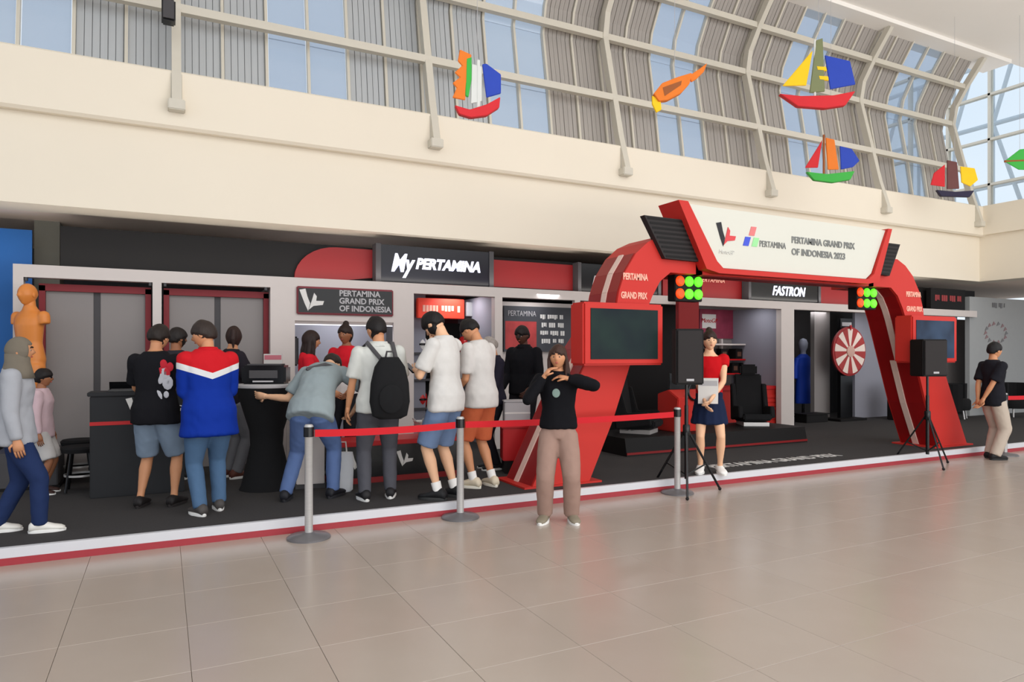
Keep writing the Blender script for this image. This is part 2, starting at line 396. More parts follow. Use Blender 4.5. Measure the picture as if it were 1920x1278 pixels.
wallbox('wall_bay_side', X(1466, 9.22), X(1466, 9.22)+.06, 9.22, 10.5, ph, 2.4, greyl)
wallbox('wall_bay_back', X(1480, 11.2), X(1580, 11.2), 11.2, 11.26, ph, 2.5, greyd)
wallbox('wall_bay_side', X(1527, 10.2), X(1556, 10.2), 10.2, 10.3, ph, 2.45, greym)
wallbox('wall_bay_back', X(1603, 10.0), X(1745, 10.0), 10.0, 10.06, ph, 2.45, greyl)
wallbox('wall_bay_back', X(1735, 9.9), X(1822, 9.9), 9.9, 9.96, ph, 2.35, greym)
wallbox('wall_shop_front', X(1818, 9.2), XR, 9.2, 9.3, ph, 2.82, mat('pale_grey_shopfront', (158, 160, 160), .6, var=.03))
wallbox('wall_bay_top', X(776, 9.3), X(1466, 9.3), 9.42, 12.8, 2.5, 2.54, greyd)
# left edge: blue banner and grey column
bn = mat('blue_banner', (30, 92, 160), .6, var=.25, scale=1.3)
o = thing('blue_banner', (X(12, 9.8), 9.8, ph), 'tall blue printed banner behind the far left of the booth', 'banner')
MB().box(-1.1, X(60, 9.8)-X(12, 9.8), 0, .04, .35, 2.85).build('sheet', bn, o)
for s in (-1, 0.2): MB().box(s-.02, s+.02, .04, .08, 0, 2.85).build('pole', steel, o)
MB().box(-1.1, .3, -.12, .22, 0, .03).build('base', greyd, o)
struct(MB().box(X(64, 10.1), X(112, 10.1), 10.1, 10.5, 0, 3.14).build('wall_column', mat('column_grey', (120, 118, 108), .7)))
# ------------------------------------------------------------------ people
def remesh(mb, voxel, iters=3, fac=.5):
    me = mb.mesh('tmp'); o = bpy.data.objects.new('tmp', me); COL.objects.link(o)
    r_ = o.modifiers.new('r', 'REMESH'); r_.mode = 'VOXEL'; r_.voxel_size = voxel
    s_ = o.modifiers.new('s', 'SMOOTH'); s_.factor = fac; s_.iterations = iters
    dg = bpy.context.evaluated_depsgraph_get(); out = bpy.data.meshes.new_from_object(o.evaluated_get(dg))
    bpy.data.objects.remove(o); bpy.data.meshes.remove(me); return out
def folds(me, amp, seed=0.0, bias=.25):
    import mathutils.noise as N
    import numpy as np
    me.update(); n_ = len(me.vertices); co = np.empty(n_*3, 'f'); nr = np.empty(n_*3, 'f')
    me.vertices.foreach_get('co', co); me.vertex_normals.foreach_get('vector', nr); co = co.reshape(-1, 3); nr = nr.reshape(-1, 3)
    a = np.array([N.noise((x*9+seed, y*9, z*4.5+seed))+.6*N.noise((x*20, y*20+seed, z*16+x*9)) for x, y, z in co.tolist()], 'f')
    me.vertices.foreach_set('co', (co+nr*(amp*(a*.8+bias))[:, None]).ravel()); me.update()
    return me
def mkobj(name, me, m, parent):
    me.name = name; me.materials.clear()
    for q in (m if isinstance(m, (list, tuple)) else [m]): me.materials.append(q)
    me.shade_smooth(); o = bpy.data.objects.new(name, me); COL.objects.link(o); o.parent = parent; return o
def join(me, mb):
    b = bmesh.new(); b.from_mesh(me); t_ = mb.mesh('t'); b.from_mesh(t_); bpy.data.meshes.remove(t_)
    b.to_mesh(me); b.free(); return me
def g(x, c, s): return math.exp(-((x-c)/s)**2)
def headpt(d, hs):
    """unit direction -> head surface, head centre at the origin, facing +y; hs = head height"""
    x, y, z = d
    p = Vector((x*.345*hs, y*.43*hs, z*.5*hs))
    if z < 0:
        p.x *= 1-.30*(-z)**1.3
        if y < 0: p.y *= 1-.45*(-z)
        else: p.y *= 1-.08*(-z)
    if y > 0:
        p.y -= hs*.03*g(abs(x), .36, .16)*g(z, .08, .14)                   # eye sockets
        p.y += hs*.018*g(z, .26, .10)*g(x, 0, .45)                          # brow
        nz_ = max(0, 1-abs((z+.12)/.26)) if z < -.12 else max(0, 1-abs((z+.12)/.34))
        p.y += hs*.115*nz_*g(x, 0, .13)                                     # nose
        p.y += hs*.022*g(z, -.47, .07)*g(x, 0, .24)                         # lips
        p.y -= hs*.018*g(z, -.62, .06)*g(x, 0, .3)
        p.y += hs*.04*g(z, -.82, .14)*g(x, 0, .35)                          # chin
        p.x *= 1+.03*g(z, -.1, .2)
    return p
def dirs(nu=36, nv=26):
    R = []
    for j in range(nv+1):
        a = -PI/2+PI*j/nv; a = max(-PI/2+.04, min(PI/2-.04, a))
        R.append([Vector((math.cos(a)*math.sin(2*PI*k/nu), math.cos(a)*math.cos(2*PI*k/nu), math.sin(a))) for k in range(nu)])
    return R
def ik(a, t_, l1, l2, pole):
    a, t_ = Vector(a), Vector(t_); d = t_-a; L = d.length
    if L > (l1+l2)*.995: t_ = a+d.normalized()*(l1+l2)*.995; d = t_-a; L = d.length
    u = d.normalized(); x = (l1*l1-l2*l2+L*L)/(2*L); h = math.sqrt(max(0, l1*l1-x*x))
    p = Vector(pole); p = (p-u*p.dot(u)).normalized()
    return a+u*x+p*h, t_
def hand(mb, wr, d, nrm, H, curl=.5, side=1):
    d = Vector(d).normalized(); nrm = Vector(nrm); nrm = (nrm-d*nrm.dot(d)).normalized(); s_ = d.cross(nrm).normalized()*side
    L = .055*H; W = .024*H; wr = Vector(wr)
    R = []
    for q, (ww, tt) in ((-.25, (.6, .55)), (.1, (.8, .55)), (.5, (1.0, .5)), (1.0, (1.0, .4))):
        c = wr+d*L*q; R.append([c+s_*W*ww*math.cos(2*PI*k/10)+nrm*W*tt*math.sin(2*PI*k/10) for k in range(10)])
    mb.rings(R)
    for i, ln in enumerate((.041, .047, .044, .035)):
        b0 = wr+d*L*.95+s_*W*(.75-.5*i); pts = [b0]; a = curl*.5
        for q in range(3):
            a += curl*.45; dd = d*math.cos(a)+nrm*math.sin(a); pts.append(pts[-1]+dd*ln*H/2.7)
        mb.tube(pts, [.0052*H, .005*H, .0046*H, .0036*H], 6)
    b0 = wr+d*L*.3+s_*W*.8; mb.tube([b0, b0+(s_*.8+d*.6+nrm*.2).normalized()*.022*H, b0+(s_*.5+d*.9+nrm*.5).normalized()*.044*H], [.0068*H, .0058*H, .0042*H], 6)
skins = {'fair': (226, 178, 142), 'tan': (196, 138, 100), 'brown': (150, 98, 68), 'dark': (84, 52, 40)}
def garment(name, base, zones=(), rough=.85):
    """cloth colour by the garment's own coordinates: zones = (axis expression, threshold, colour)"""
    m = mat('cloth_'+name, base, rough, var=.07, scale=14, bump=.25, spec=.12)
    return m
def zoned(name, base, stops):
    """bands of cloth dyed by height, dipping towards the middle of the back"""
    m = bpy.data.materials.new(name); m.use_nodes = True; n = m.node_tree; b = n.nodes['Principled BSDF']; b.inputs['Roughness'].default_value = .8; b.inputs['Specular IOR Level'].default_value = .15
    t = n.nodes.new('ShaderNodeTexCoord'); sp = n.nodes.new('ShaderNodeSeparateXYZ'); ab = n.nodes.new('ShaderNodeMath'); ab.operation = 'ABSOLUTE'
    ma = n.nodes.new('ShaderNodeMath'); ma.operation = 'MULTIPLY_ADD'; ma.inputs[1].default_value = -.35
    mr = n.nodes.new('ShaderNodeMapRange'); mr.inputs['From Min'].default_value = .8; mr.inputs['From Max'].default_value = 1.6
    r = n.nodes.new('ShaderNodeValToRGB'); r.color_ramp.interpolation = 'CONSTANT'
    n.links.new(t.outputs['Object'], sp.inputs[0]); n.links.new(sp.outputs['X'], ab.inputs[0]); n.links.new(ab.outputs[0], ma.inputs[0]); n.links.new(sp.outputs['Z'], ma.inputs[2])
    n.links.new(ma.outputs[0], mr.inputs[0]); n.links.new(mr.outputs[0], r.inputs[0]); n.links.new(r.outputs[0], b.inputs['Base Color'])
    r.color_ramp.elements[0].color = c255(*base); r.color_ramp.elements[0].position = 0
    r.color_ramp.elements[1].position = (stops[0][0]-.8)/.8; r.color_ramp.elements[1].color = c255(*stops[0][1])
    for z_, c_ in stops[1:]:
        e = r.color_ramp.elements.new((z_-.8)/.8); e.color = c255(*c_)
    return m
VOX = .013
def person(label, loc, yaw, H=1.7, skin='tan', build=1.0, sh=1.0, lean=0.0, side=0.0, bend=0.0, hip=(0, 0), drop=.0, head=(0, 0), feet=((-.09, 0, 0), (.09, 0, 0)), hands=None, poles=None,
           palms=None, curl=.5, top=('tee', (30, 30, 30)), topm=None, bottom=('trousers', (60, 60, 60)), shoes=(30, 30, 32), sole=(230, 228, 224), hair=('short', (22, 18, 16)), hem=-.02, socks=None, name='person', haircut=True, armless=False, eyes=True, collar=False):
    o = thing(name, loc, label, 'mannequin' if name == 'mannequin' else 'person', math.radians(yaw))
    sk = mat('skin_'+skin, skins.get(skin, (200, 140, 100)), .55, var=.05, spec=.35) if name != 'mannequin' else mat('golden_fibreglass', (212, 130, 62), .35, var=.04)
    pel = Vector((hip[0], hip[1], .52*H-drop))
    Rt = Matrix.Rotation(-math.radians(lean), 3, 'X') @ Matrix.Rotation(math.radians(side), 3, 'Y')
    Rb = Rt @ Matrix.Rotation(-math.radians(bend), 3, 'X')
    def tp(x, y, z):                                                        # torso frame -> figure frame, upper half bends further
        if z <= .14*H: return pel+Rt @ Vector((x, y, z))
        k = min(1, (z-.14*H)/(.14*H)); Rk = Rt @ Matrix.Rotation(-math.radians(bend)*k, 3, 'X')
        return pel+Rt @ Vector((0, 0, .14*H))+Rk @ Vector((x, y, z-.14*H))
    bw = build
    prof = [(-.045, .055, .055, 0), (-.015, .088, .066, -.004), (.03, .094, .068, -.006), (.08, .085, .060, 0), (.13, .080, .056, .002), (.18, .086, .060, .004), (.235, .094, .064, .006), (.275, .098, .058, .002), (.305, .086, .048, -.004), (.325, .052, .040, -.006), (.345, .036, .036, 0)]
    def torso(mb, z0, z1, ex, ey=None, flare=0.0, n=24):
        ey = ex if ey is None else ey; R = []; zs = [z0]+[p[0] for p in prof if z0+.004 < p[0] < z1-.004]+[z1]
        for z_ in zs:
            for i in range(len(prof)-1):
                if prof[i][0] <= z_ <= prof[i+1][0] or i == len(prof)-2: break
            if z_ < prof[0][0]: i = 0
            a, c = prof[i], prof[i+1]; k = (z_-a[0])/(c[0]-a[0]); k = max(0, min(1, k))
            rx = (a[1]+(c[1]-a[1])*k)*H*bw*(sh if z_ > .2 else 1)+ex; ry = (a[2]+(c[2]-a[2])*k)*H*bw+ey; oy = (a[3]+(c[3]-a[3])*k)*H
            if z_ < .1: rx = max(rx, .088*H*bw+ex); ry = max(ry, .062*H*bw+ey); rx += flare*(.1-z_); ry += flare*.8*(.1-z_)
            R.append([tp(rx*math.cos(2*PI*q/n), oy+ry*math.sin(2*PI*q/n), z_*H) for q in range(n)])
        mb.rings(R); return mb
    nb = tp(0, -.004*H, .33*H); 
    hy, hp = head; Rh = Rb @ Matrix.Rotation(math.radians(hy), 3, 'Z') @ Matrix.Rotation(-math.radians(hp), 3, 'X')
    if bend+lean > 30: Rh = Matrix.Rotation(math.radians(hy), 3, 'Z') @ Matrix.Rotation(-math.radians(hp), 3, 'X')
    hs = .134*H; hc = nb+(Rb @ Vector((0, .012*H, .035*H)))+Rh @ Vector((0, .006*H, .055*H))
    shl = [tp(s*.103*H*sh*bw**.5, -.004*H, .288*H) for s in (-1, 1)]
    if hands is None: hands = ((-.24, .04, .44*H), (.24, .04, .44*H))
    poles = poles or ((-.4, -1, 0), (.4, -1, 0)); palms = palms or ((1, 0, 0), (-1, 0, 0))
    arms = []
    for i in range(2):
        el, wr = ik(shl[i], hands[i], .172*H, .15*H, poles[i]); arms.append((shl[i], el, wr))
    legs = []
    for i in range(2):
        s = (-1, 1)[i]; hj = pel+Vector((s*.05*H, 0, -.02*H)); ft = feet[i]; an = Vector((ft[0], ft[1], .045*H+(ft[3] if len(ft) > 3 else 0)))
        kn, an = ik(hj, an, .245*H, .235*H, (s*.15, 1, 0)); legs.append((hj, kn, an))
    # body: one continuous surface
    mb = MB(); torso(mb, -.045, .345, 0)
    mb.tube([nb-Rb @ Vector((0, 0, .03*H)), nb, hc+Rh @ Vector((0, -.012*H, -.03*H))], [.036*H, .032*H, .031*H], 12)
    for a, el, wr in arms:
        if armless: mb.ball(a, .034*H); mb.tube([a, a.lerp(el, .28)], [.034*H, .032*H], 12); continue
        mb.ball(a, .032*H); mb.tube([a, a.lerp(el, .35), el], [.030*H, .027*H, .021*H], 12); mb.ball(el, .0215*H); mb.tube([el, el.lerp(wr, .3), wr, wr+(wr-el).normalized()*.01*H], [.021*H, .0225*H, .014*H, .014*H], 12)
    for hj, kn, an in legs:
        mb.ball(hj, .05*H*bw); mb.tube([hj+Vector((0, 0, .01)), hj.lerp(kn, .4), kn], [.052*H*bw, .045*H*bw, .031*H], 14); mb.ball(kn, .031*H)
        mb.tube([kn, kn.lerp(an, .3)-Vector((0, .006, 0)), kn.lerp(an, .8), an], [.030*H, .033*H, .020*H, .020*H], 12); mb.ball(an, .021*H)
        if shoes is None: mb.ball(an+Vector((0, .045*H, -.022*H)), .026*H, .07*H, .020*H)
    me = remesh(mb, VOX)
    ex = MB(); ex.rings([[hc+Rh @ headpt(d, hs) for d in ring] for ring in dirs()])
    for s in (-1, 1):                                                       # ears
        c = hc+Rh @ Vector((s*.345*hs, -.02*hs, -.02*hs)); ex.ball(c, .035*hs, .085*hs, .12*hs, 10, Rh)
    if not armless:
        for i, (a, el, wr) in enumerate(arms): hand(ex, wr, wr-el, palms[i], H, curl, (1, -1)[i])
    join(me, ex); mkobj('body', me, sk, o)
    if name != 'mannequin' and eyes:
        for s in (-1, 1):
            e = MB(); c = hc+Rh @ (headpt(Vector((s*.36, .93, .06)).normalized(), hs)+Vector((0, -.012*hs, 0))); e.ball(c, .050*hs, .042*hs, .026*hs, 10, Rh)
            e.mi = 1; e.ball(c+Rh @ Vector((0, .034*hs, 0)), .027*hs, .014*hs, .024*hs, 8, Rh); e.build('eye', [mat('eye_white', (178, 170, 164), .6), mat('iris_brown', (40, 24, 16), .3)], o, True)
            q = MB(); q.tube([hc+Rh @ (headpt(Vector((s*v, .93, .27)).normalized(), hs)+Vector((0, .004, (0, .006, 0)[j]))) for j, v in enumerate((.18, .38, .56))], [.004, .006, .003], 6); q.build('eyebrow', mat('hair_black', (24, 18, 16), .7), o, True)
        m_ = MB(); c = [hc+Rh @ (headpt(Vector((v, .93, -.46)).normalized(), hs)+Vector((0, .002, 0))) for v in (-.2, -.1, 0, .1, .2)]
        m_.tube(c, [.002, .006, .007, .006, .002], 8); m_.build('lips', mat('lips', (168, 84, 76), .5), o, True)
    # clothes
    k1, tcol = top; ext = .012
    if k1:
        tm_ = topm or garment('_'.join(map(str, tcol)), tcol); mb = MB(); torso(mb, hem, .338 if k1 != 'tank' else .31, .014+(.008 if k1 in ('jacket', 'loose') else 0), .014, (.24 if k1 in ('loose', 'hoodie', 'jacket') else .12) if k1 != 'tank' else 0)
        full = k1 in ('long', 'jacket', 'hoodie'); ex_ = .014 if k1 in ('jacket', 'hoodie') else .008
        for a, el, wr in arms:
            mb.ball(a, .034*H+ex_)
            if k1 == 'tank': mb.tube([a, a.lerp(el, .3)], [.033*H+ex_, .033*H+ex_], 14); continue
            if full:
                mb.tube([a, a.lerp(el, .4), el], [.033*H+ex_, .030*H+ex_, .025*H+ex_], 14); mb.ball(el, .024*H+ex_); mb.tube([el, el.lerp(wr, .5), el.lerp(wr, .97)], [.024*H+ex_, .023*H+ex_, .017*H+ex_*.8], 14)
            else:
                mb.tube([a, a.lerp(el, .5), a.lerp(el, .8)], [.033*H+ex_, .031*H+ex_+.006, .030*H+ex_+.012], 14)
        mkobj({'tee': 'shirt', 'long': 'sweater', 'jacket': 'jacket', 'hoodie': 'hoodie', 'loose': 'shirt', 'tank': 'top'}[k1], folds(remesh(mb, VOX, 4), .009, H*31+yaw, .75), tm_, o)
        if k1 in ('jacket', 'hoodie') or collar:
            c = MB(); R = []
            for zz, rr in ((.322, .060), (.340, .050), (.352, .044)):
                R.append([tp(rr*H*math.cos(2*PI*q/16)*1.05, -.004*H+rr*H*math.sin(2*PI*q/16), zz*H) for q in range(16)])
            c.rings(R); mkobj('collar', c.mesh('collar'), tm_, o)
    k2, bcol = bottom[:2]
    if k2:
        bm_ = bottom[2] if len(bottom) > 2 else garment('_'.join(map(str, bcol)), bcol); mb = MB()
        if k2 == 'skirt':
            L0 = .09; torso(mb, -.02, .09, .012); R = []
            for q_, rr in ((.0, .098), (-.06, .112), (-.17, .128)):
                R.append([pel+Vector((rr*H*math.cos(2*PI*q/28)*(1+.03*math.cos(q*PI)), rr*.82*H*math.sin(2*PI*q/28)*(1+.03*math.cos(q*PI)), q_*H)) for q in range(28)])
            mb.rings(R); mkobj('skirt', folds(remesh(mb, VOX, 3), .006), bm_, o)
        else:
            torso(mb, -.04, .115, .010)
            for hj, kn, an in legs:
                mb.ball(hj, .05*H*bw+.012)
                if k2 == 'shorts':
                    mb.tube([hj, hj.lerp(kn, .5), hj.lerp(kn, .93)], [.056*H*bw+.012, .052*H*bw+.014, .048*H+.018], 18)
                else:
                    wd = .018 if k2 == 'wide' else .006
                    mb.tube([hj, hj.lerp(kn, .45), kn], [.055*H*bw+.012, .047*H*bw+.010+wd*.6, .035*H+.008+wd], 18); mb.ball(kn, .034*H+.007+wd)
                    mb.tube([kn, kn.lerp(an, .4), an+Vector((0, 0, -.005*H))], [.034*H+.008+wd, .034*H+.006+wd, .027*H+.006+wd*1.2], 18)
            mkobj('shorts' if k2 == 'shorts' else 'trousers', folds(remesh(mb, VOX, 4), .007, H*17+yaw, .05), bm_, o)
    if shoes is not None:
        sm_ = mat('shoe_'+'_'.join(map(str, shoes)), shoes, .6); so = mat('sole_'+'_'.join(map(str, sole)), sole, .6)
        for i, (hj, kn, an) in enumerate(legs):
            ft = feet[i]; M = Matrix.Rotation(math.radians(ft[2] if len(ft) > 2 else 0), 3, 'Z'); zl = ft[3] if len(ft) > 3 else 0
            base = Vector((an.x, an.y, zl)); R = []; R2 = []
            for y_, w_, h_ in ((-.045, .020, .040), (-.030, .026, .058), (0, .027, .060), (.035, .028, .045), (.065, .032, .034), (.095, .029, .027), (.112, .016, .018)):
                R.append([base+M @ Vector((w_*H*math.cos(2*PI*q/14), y_*H, .008*H+h_*H*.5+h_*H*.5*math.sin(2*PI*q/14)-.002*H)) for q in range(14)])
            for z_, e_ in ((0, 1.04), (.012*H, 1.06), (.016*H, 1.0)):
                R2.append([base+M @ Vector((math.cos(2*PI*q/20)*.031*H*e_*(1 if math.sin(2*PI*q/20) > 0 else .85), (.034+.08*math.sin(2*PI*q/20)*e_)*H, z_)) for q in range(20)])
            mb = MB(); mb.rings(R); sh_ = mkobj('shoe', mb.mesh('shoe'), sm_, o); MB().rings(R2).build('sole', so, sh_, True)
            if socks:
                MB().tube([an+Vector((0, 0, -.01)), an.lerp(kn, .22)], [.024*H, .026*H], 14).build('sock', mat('sock', socks, .9), o, True)
    # hair
    hk, hcol = hair
    if hk:
        hm = mat('hair_'+'_'.join(map(str, hcol)), hcol, .6, var=.35, scale=60, bump=.4, stretch=(1, 1, .2)); mb = MB(); R = []
        cover = hk in ('hijab',)
        for ring in dirs(40, 30):
            q = []
            for d in ring:
                p = headpt(d, hs); x, y, z = d
                if cover: face = y > .45 and -.85 < z < .50 and abs(x) < .62-.1*max(0, z)
                else: face = (y > .30 and z < .40-.25*abs(x)+.06*math.sin(14*x)) or (y > -.10 and z < -.08) or (hk == 'short' and (z < -.34 or (y > -.45 and z < -.02) or (y > -.1 and z < .10))) or (y > .10 and z < .12+.04*math.sin(20*y))
                k = (1.12 if cover else 1.11+.07*max(0, z)+.03*max(0, -y)) if not face else .93
                if not face: p = Vector((d.x*.345*hs*(1-.2*max(0, -z)), d.y*.43*hs*(1-.2*max(0, -z)), d.z*.5*hs))*k
                else: p = p*k
                q.append(hc+Rh @ p)
            R.append(q)
        mb.rings(R)
        if hk == 'long':
            for s in (-1, -.5, 0, .5, 1):
                b0 = hc+Rh @ Vector((s*.26*hs, -.30*hs+.18*hs*abs(s), .05*hs)); b1 = hc+Rh @ Vector((s*.33*hs, -.36*hs+.22*hs*abs(s), -.5*hs)); b2 = b1+Vector((s*.02, -.02, -.75*hs))
                mb.tube([b0, b1, b1.lerp(b2, .6), b2], [.13*hs, .16*hs, .14*hs, .05*hs], 10)
            for s in (-1, 1): mb.tube([hc+Rh @ Vector((s*.30*hs, .12*hs, .30*hs)), hc+Rh @ Vector((s*.38*hs, .10*hs, -.1*hs)), hc+Rh @ Vector((s*.36*hs, .10*hs, -.62*hs)), hc+Rh @ Vector((s*.34*hs, .16*hs, -1.05*hs))], [.06*hs, .075*hs, .08*hs, .03*hs], 8)
        if hk == 'ponytail':
            b0 = hc+Rh @ Vector((0, -.42*hs, .22*hs)); mb.tube([b0, b0+Rh @ Vector((0, -.16*hs, .02*hs)), b0+Rh @ Vector((0, -.22*hs, -.4*hs)), b0+Rh @ Vector((0, -.10*hs, -.85*hs))], [.09*hs, .13*hs, .12*hs, .04*hs], 10)
        if hk == 'bun': mb.ball(hc+Rh @ Vector((0, -.12*hs, .58*hs)), .17*hs)
        if cover:
            R = []
            for zz, rx, ry in ((-.10*hs, .36*hs, .42*hs), (-.42*hs, .36*hs, .42*hs), (-.75*hs, .56*hs, .50*hs), (-1.05*hs, .82*hs, .58*hs)):
                R.append([Vector((hc.x, hc.y-.04*hs, hc.z))+Vector((rx*math.cos(2*PI*q/20), ry*math.sin(2*PI*q/20)-.02*hs, zz)) for q in range(20)])
            mb.rings(R)
        hme = folds(remesh(mb, .008, 2, .5), .012 if hk == 'short' else .006, hc.x*40+H*50) if hk != 'hijab' else mb.mesh('hijab')
        mkobj('headscarf' if cover else 'hair', hme, hm if not cover else mat('scarf_'+'_'.join(map(str, hcol)), hcol, .9, var=.1, bump=.2), o)
    o['_'] = 0; del o['_']
    return o, dict(arms=arms, hc=hc, hs=hs, tp=tp, Rt=Rt, pel=pel, Rh=Rh)
P = ph
def img(a): return a-26.9            # 0 = faces straight away from the camera, 90 = towards the picture's left

person('person in a brown headscarf, grey hoodie and white sneakers at the far left', fl(30, 998, P), img(-62), 1.5, 'tan', hair=('hijab', (112, 104, 92)), top=('hoodie', (160, 162, 168)), bottom=('trousers', (34, 48, 84)), shoes=(226, 222, 214), feet=((-.08, -.14, 0), (.08, .16, 0)), hands=((-.2, -.06, .66), (.22, .04, .66)), hem=-.06)
person('small person in a pale pink top standing behind the headscarf wearer', fl(78, 925, P), img(-70), 1.22, 'brown', hair=('short', (24, 18, 18)), top=('long', (196, 170, 176)), bottom=('shorts', (190, 186, 184)), shoes=(60, 40, 36), hem=-.06)
_, q = person('person from behind in a black printed T-shirt and light denim shorts', fl(292, 950, P), img(2), 1.64, 'tan', 1.08, hair=('short', (34, 26, 22)), top=('loose', (24, 24, 28)), bottom=('shorts', (122, 138, 156)), shoes=(30, 26, 26), sole=(40, 36, 36), feet=((-.14, 0, 8), (.14, .05, -8)), hands=((-.2, .32, .95), (.16, .34, .95)), head=(-8, 18), hem=-.055)
pt = MB()
rr = random.Random(3)
for k in range(13):
    x_ = .06+.13*rr.random(); z_ = -.02+.30*rr.random(); w_ = .02+.03*rr.random(); pt.mi = 1 if z_ > .2 else 0
    pt.ball((x_-(.15-z_)*.22, 0, z_), w_, .006, w_*1.3, 10)
bp = q['tp'](0, -.108, .10*1.64); ob = pt.build('shirt_print', [mat('print_grey_white', (186, 186, 192), .8, var=.15), mat('print_red', (190, 36, 50), .8)], _, True, loc=bp)
person('person with a turned head standing behind the black T-shirt wearer at the podium', dp(330, 7.65, P), img(20), 1.66, 'brown', hair=('short', (30, 24, 22)), top=('tee', (46, 44, 50)), bottom=('trousers', (40, 40, 48)), hands=((-.15, .3, 1.0), (.2, .3, 1.0)), head=(-50, 5))
jm = zoned('cloth_racing_jacket', (8, 44, 138), [(1.17, (212, 212, 212)), (1.225, (190, 24, 34))])
person('person in a royal blue jacket with red yoke and white band, and blue jeans', fl(392, 962, P), img(38), 1.66, 'tan', 1.16, hair=('short', (46, 36, 32)), top=('jacket', (12, 52, 160)), topm=jm, bottom=('trousers', (74, 100, 130)), shoes=(70, 66, 64), feet=((-.08, -.04, 10), (.11, .10, -10)), hands=((-.10, .30, 1.02), (.12, .3, 1.0)), head=(52, 12), hem=-.11, lean=4)
person('ponytailed person in a dark top and grey trousers behind the blue jacket wearer', fl(436, 895, P), img(-40), 1.68, 'tan', hair=('ponytail', (44, 28, 24)), top=('tee', (38, 34, 40)), bottom=('trousers', (112, 112, 116)), shoes=(92, 52, 42), hands=((-.12, .32, .95), (.2, .3, .98)), head=(60, 8))
_, q = person('person bending forward over the black draped table in a pale blue-grey T-shirt and blue jeans', fl(575, 938, P), img(-4), 1.74, 'fair', 1.08, hair=('short', (40, 32, 28)), top=('loose', (140, 151, 154)), bottom=('trousers', (84, 104, 146)), shoes=(26, 26, 32), sole=(34, 34, 38), lean=34, bend=24, side=0, hip=(.07, -.06), drop=.05, feet=((-.20, -.02, 12), (.20, .16, -12)), hands=((-.52, .26, .97), (.36, .34, .84)), poles=((-.2, -.4, -1), (1, -.3, .5)), head=(0, 70), hem=-.05)
cp = [q['tp'](-.20, .02, .28*1.74), q['tp'](-.10, -.125, .22*1.74), q['tp'](.05, -.135, .26*1.74), q['tp'](.2, -.02, .30*1.74)]
MB().tube(cp, .018, 8, flat=.4).build('shoulder_strap', greyd, _, True)
# staff behind the counter
for (px, D, h_, yw, hd, hr, lb) in ((578, 8.05, 1.64, -70, (10, 5), 'long', 'staff person with long dark hair in a red and white shirt, turned to a colleague'), (650, 8.7, 1.74, 165, (0, 5), 'bun', 'staff person with hair tied up in a red and white shirt, facing the visitors')):
    zm = zoned('cloth_staff', (232, 228, 226), [(1.16, (200, 30, 44)), (1.27, (206, 30, 44))])
    person(lb, dp(px, D, P), img(yw), h_, 'brown' if hr == 'bun' else 'tan', hair=(hr, (40, 26, 22)), top=('tee', (220, 30, 40)), topm=zm, bottom=('trousers', (34, 34, 38)), hands=((-.18, .25, .95), (.18, .25, .95)), head=hd)
_, q = person('person in a white shirt and grey trousers carrying a large black backpack', fl(710, 936, P), img(18), 1.73, 'tan', 1.05, hair=('short', (22, 18, 18)), top=('loose', (202, 203, 197)), bottom=('trousers', (78, 78, 84)), shoes=(30, 28, 30), collar=True, feet=((-.13, 0, 10), (.12, .06, -10)), hands=((-.30, .12, .76), (.28, .22, .86)), head=(28, 16), hem=-.035)
pk = thing('backpack', _.location, 'large black backpack worn on the back of the white shirt wearer', 'backpack', _.rotation_euler.z)
bx = MB(); R = []
for z_, wd, dpth in ((.79, .10, .05), (.82, .16, .08), (.95, .185, .10), (1.12, .175, .10), (1.27, .14, .085), (1.36, .08, .05)):
    R.append([(.07+wd*math.copysign(abs(math.cos(2*PI*k/20))**.7, math.cos(2*PI*k/20)), -.255+dpth*math.copysign(abs(math.sin(2*PI*k/20))**.7, math.sin(2*PI*k/20)), z_) for k in range(20)])
bx.rings(R).build('bag_body', blackc, pk, True)
MB().rings([[(.07+a*.11*math.cos(2*PI*k/16), -.345-.02*c, .98+a*.11*math.sin(2*PI*k/16)*1.2) for k in range(16)] for a, c in ((1, 0), (1, 1), (.85, 1.4))]).build('front_pocket', blackc, pk, True)
for s in (-1, 1): MB().tube([(.07+s*.07, -.18, 1.34), (s*.12, -.06, 1.50), (s*.13, .08, 1.46), (s*.15, .115, 1.25), (s*.17, .05, 1.0), (.07+s*.12, -.17, .88)], .02, 8, flat=.35).build('shoulder_strap', greyd, pk, True)
MB().tube([(.03, -.26, 1.35), (.04, -.28, 1.41), (.10, -.28, 1.41), (.11, -.26, 1.35)], .01, 8).build('grab_handle', greyd, pk, True)
_, q = person('tall person in a white T-shirt and denim shorts, hand at the face', fl(836, 934, P), img(62), 1.82, 'fair', hair=('short', (20, 16, 16)), top=('loose', (205, 202, 198)), bottom=('shorts', (104, 124, 156)), shoes=(28, 28, 30), sole=(50, 50, 50), socks=(235, 232, 228), feet=((-.10, .02, 8), (.10, -.04, -8)), hands=((-.06, .30, 1.22), (.06, .20, 1.52)), poles=((-.8, -.2, -1), (.6, .2, -1)), palms=((0, -.2, 1), (0, -1, .2)), head=(0, 38), hem=-.055, bend=6)
ph1 = thing('phone', _.location, 'small dark phone held by the tall person in the white T-shirt', 'phone', _.rotation_euler.z)
wp = q['arms'][0][2]
sc_ = MB(); sc_.box(-.04, .04, -.006, .006, -.075, .075); mo = sc_.build('case', blackg, ph1, bevel=.004); mo.location = wp+Vector((.02, .09, .03)); mo.rotation_euler = (math.radians(-50), 0, 0)
MB().box(-.036, .036, -.0075, -.006, -.068, .068).build('screen', mat('phone_screen', (60, 70, 90), .15), mo)
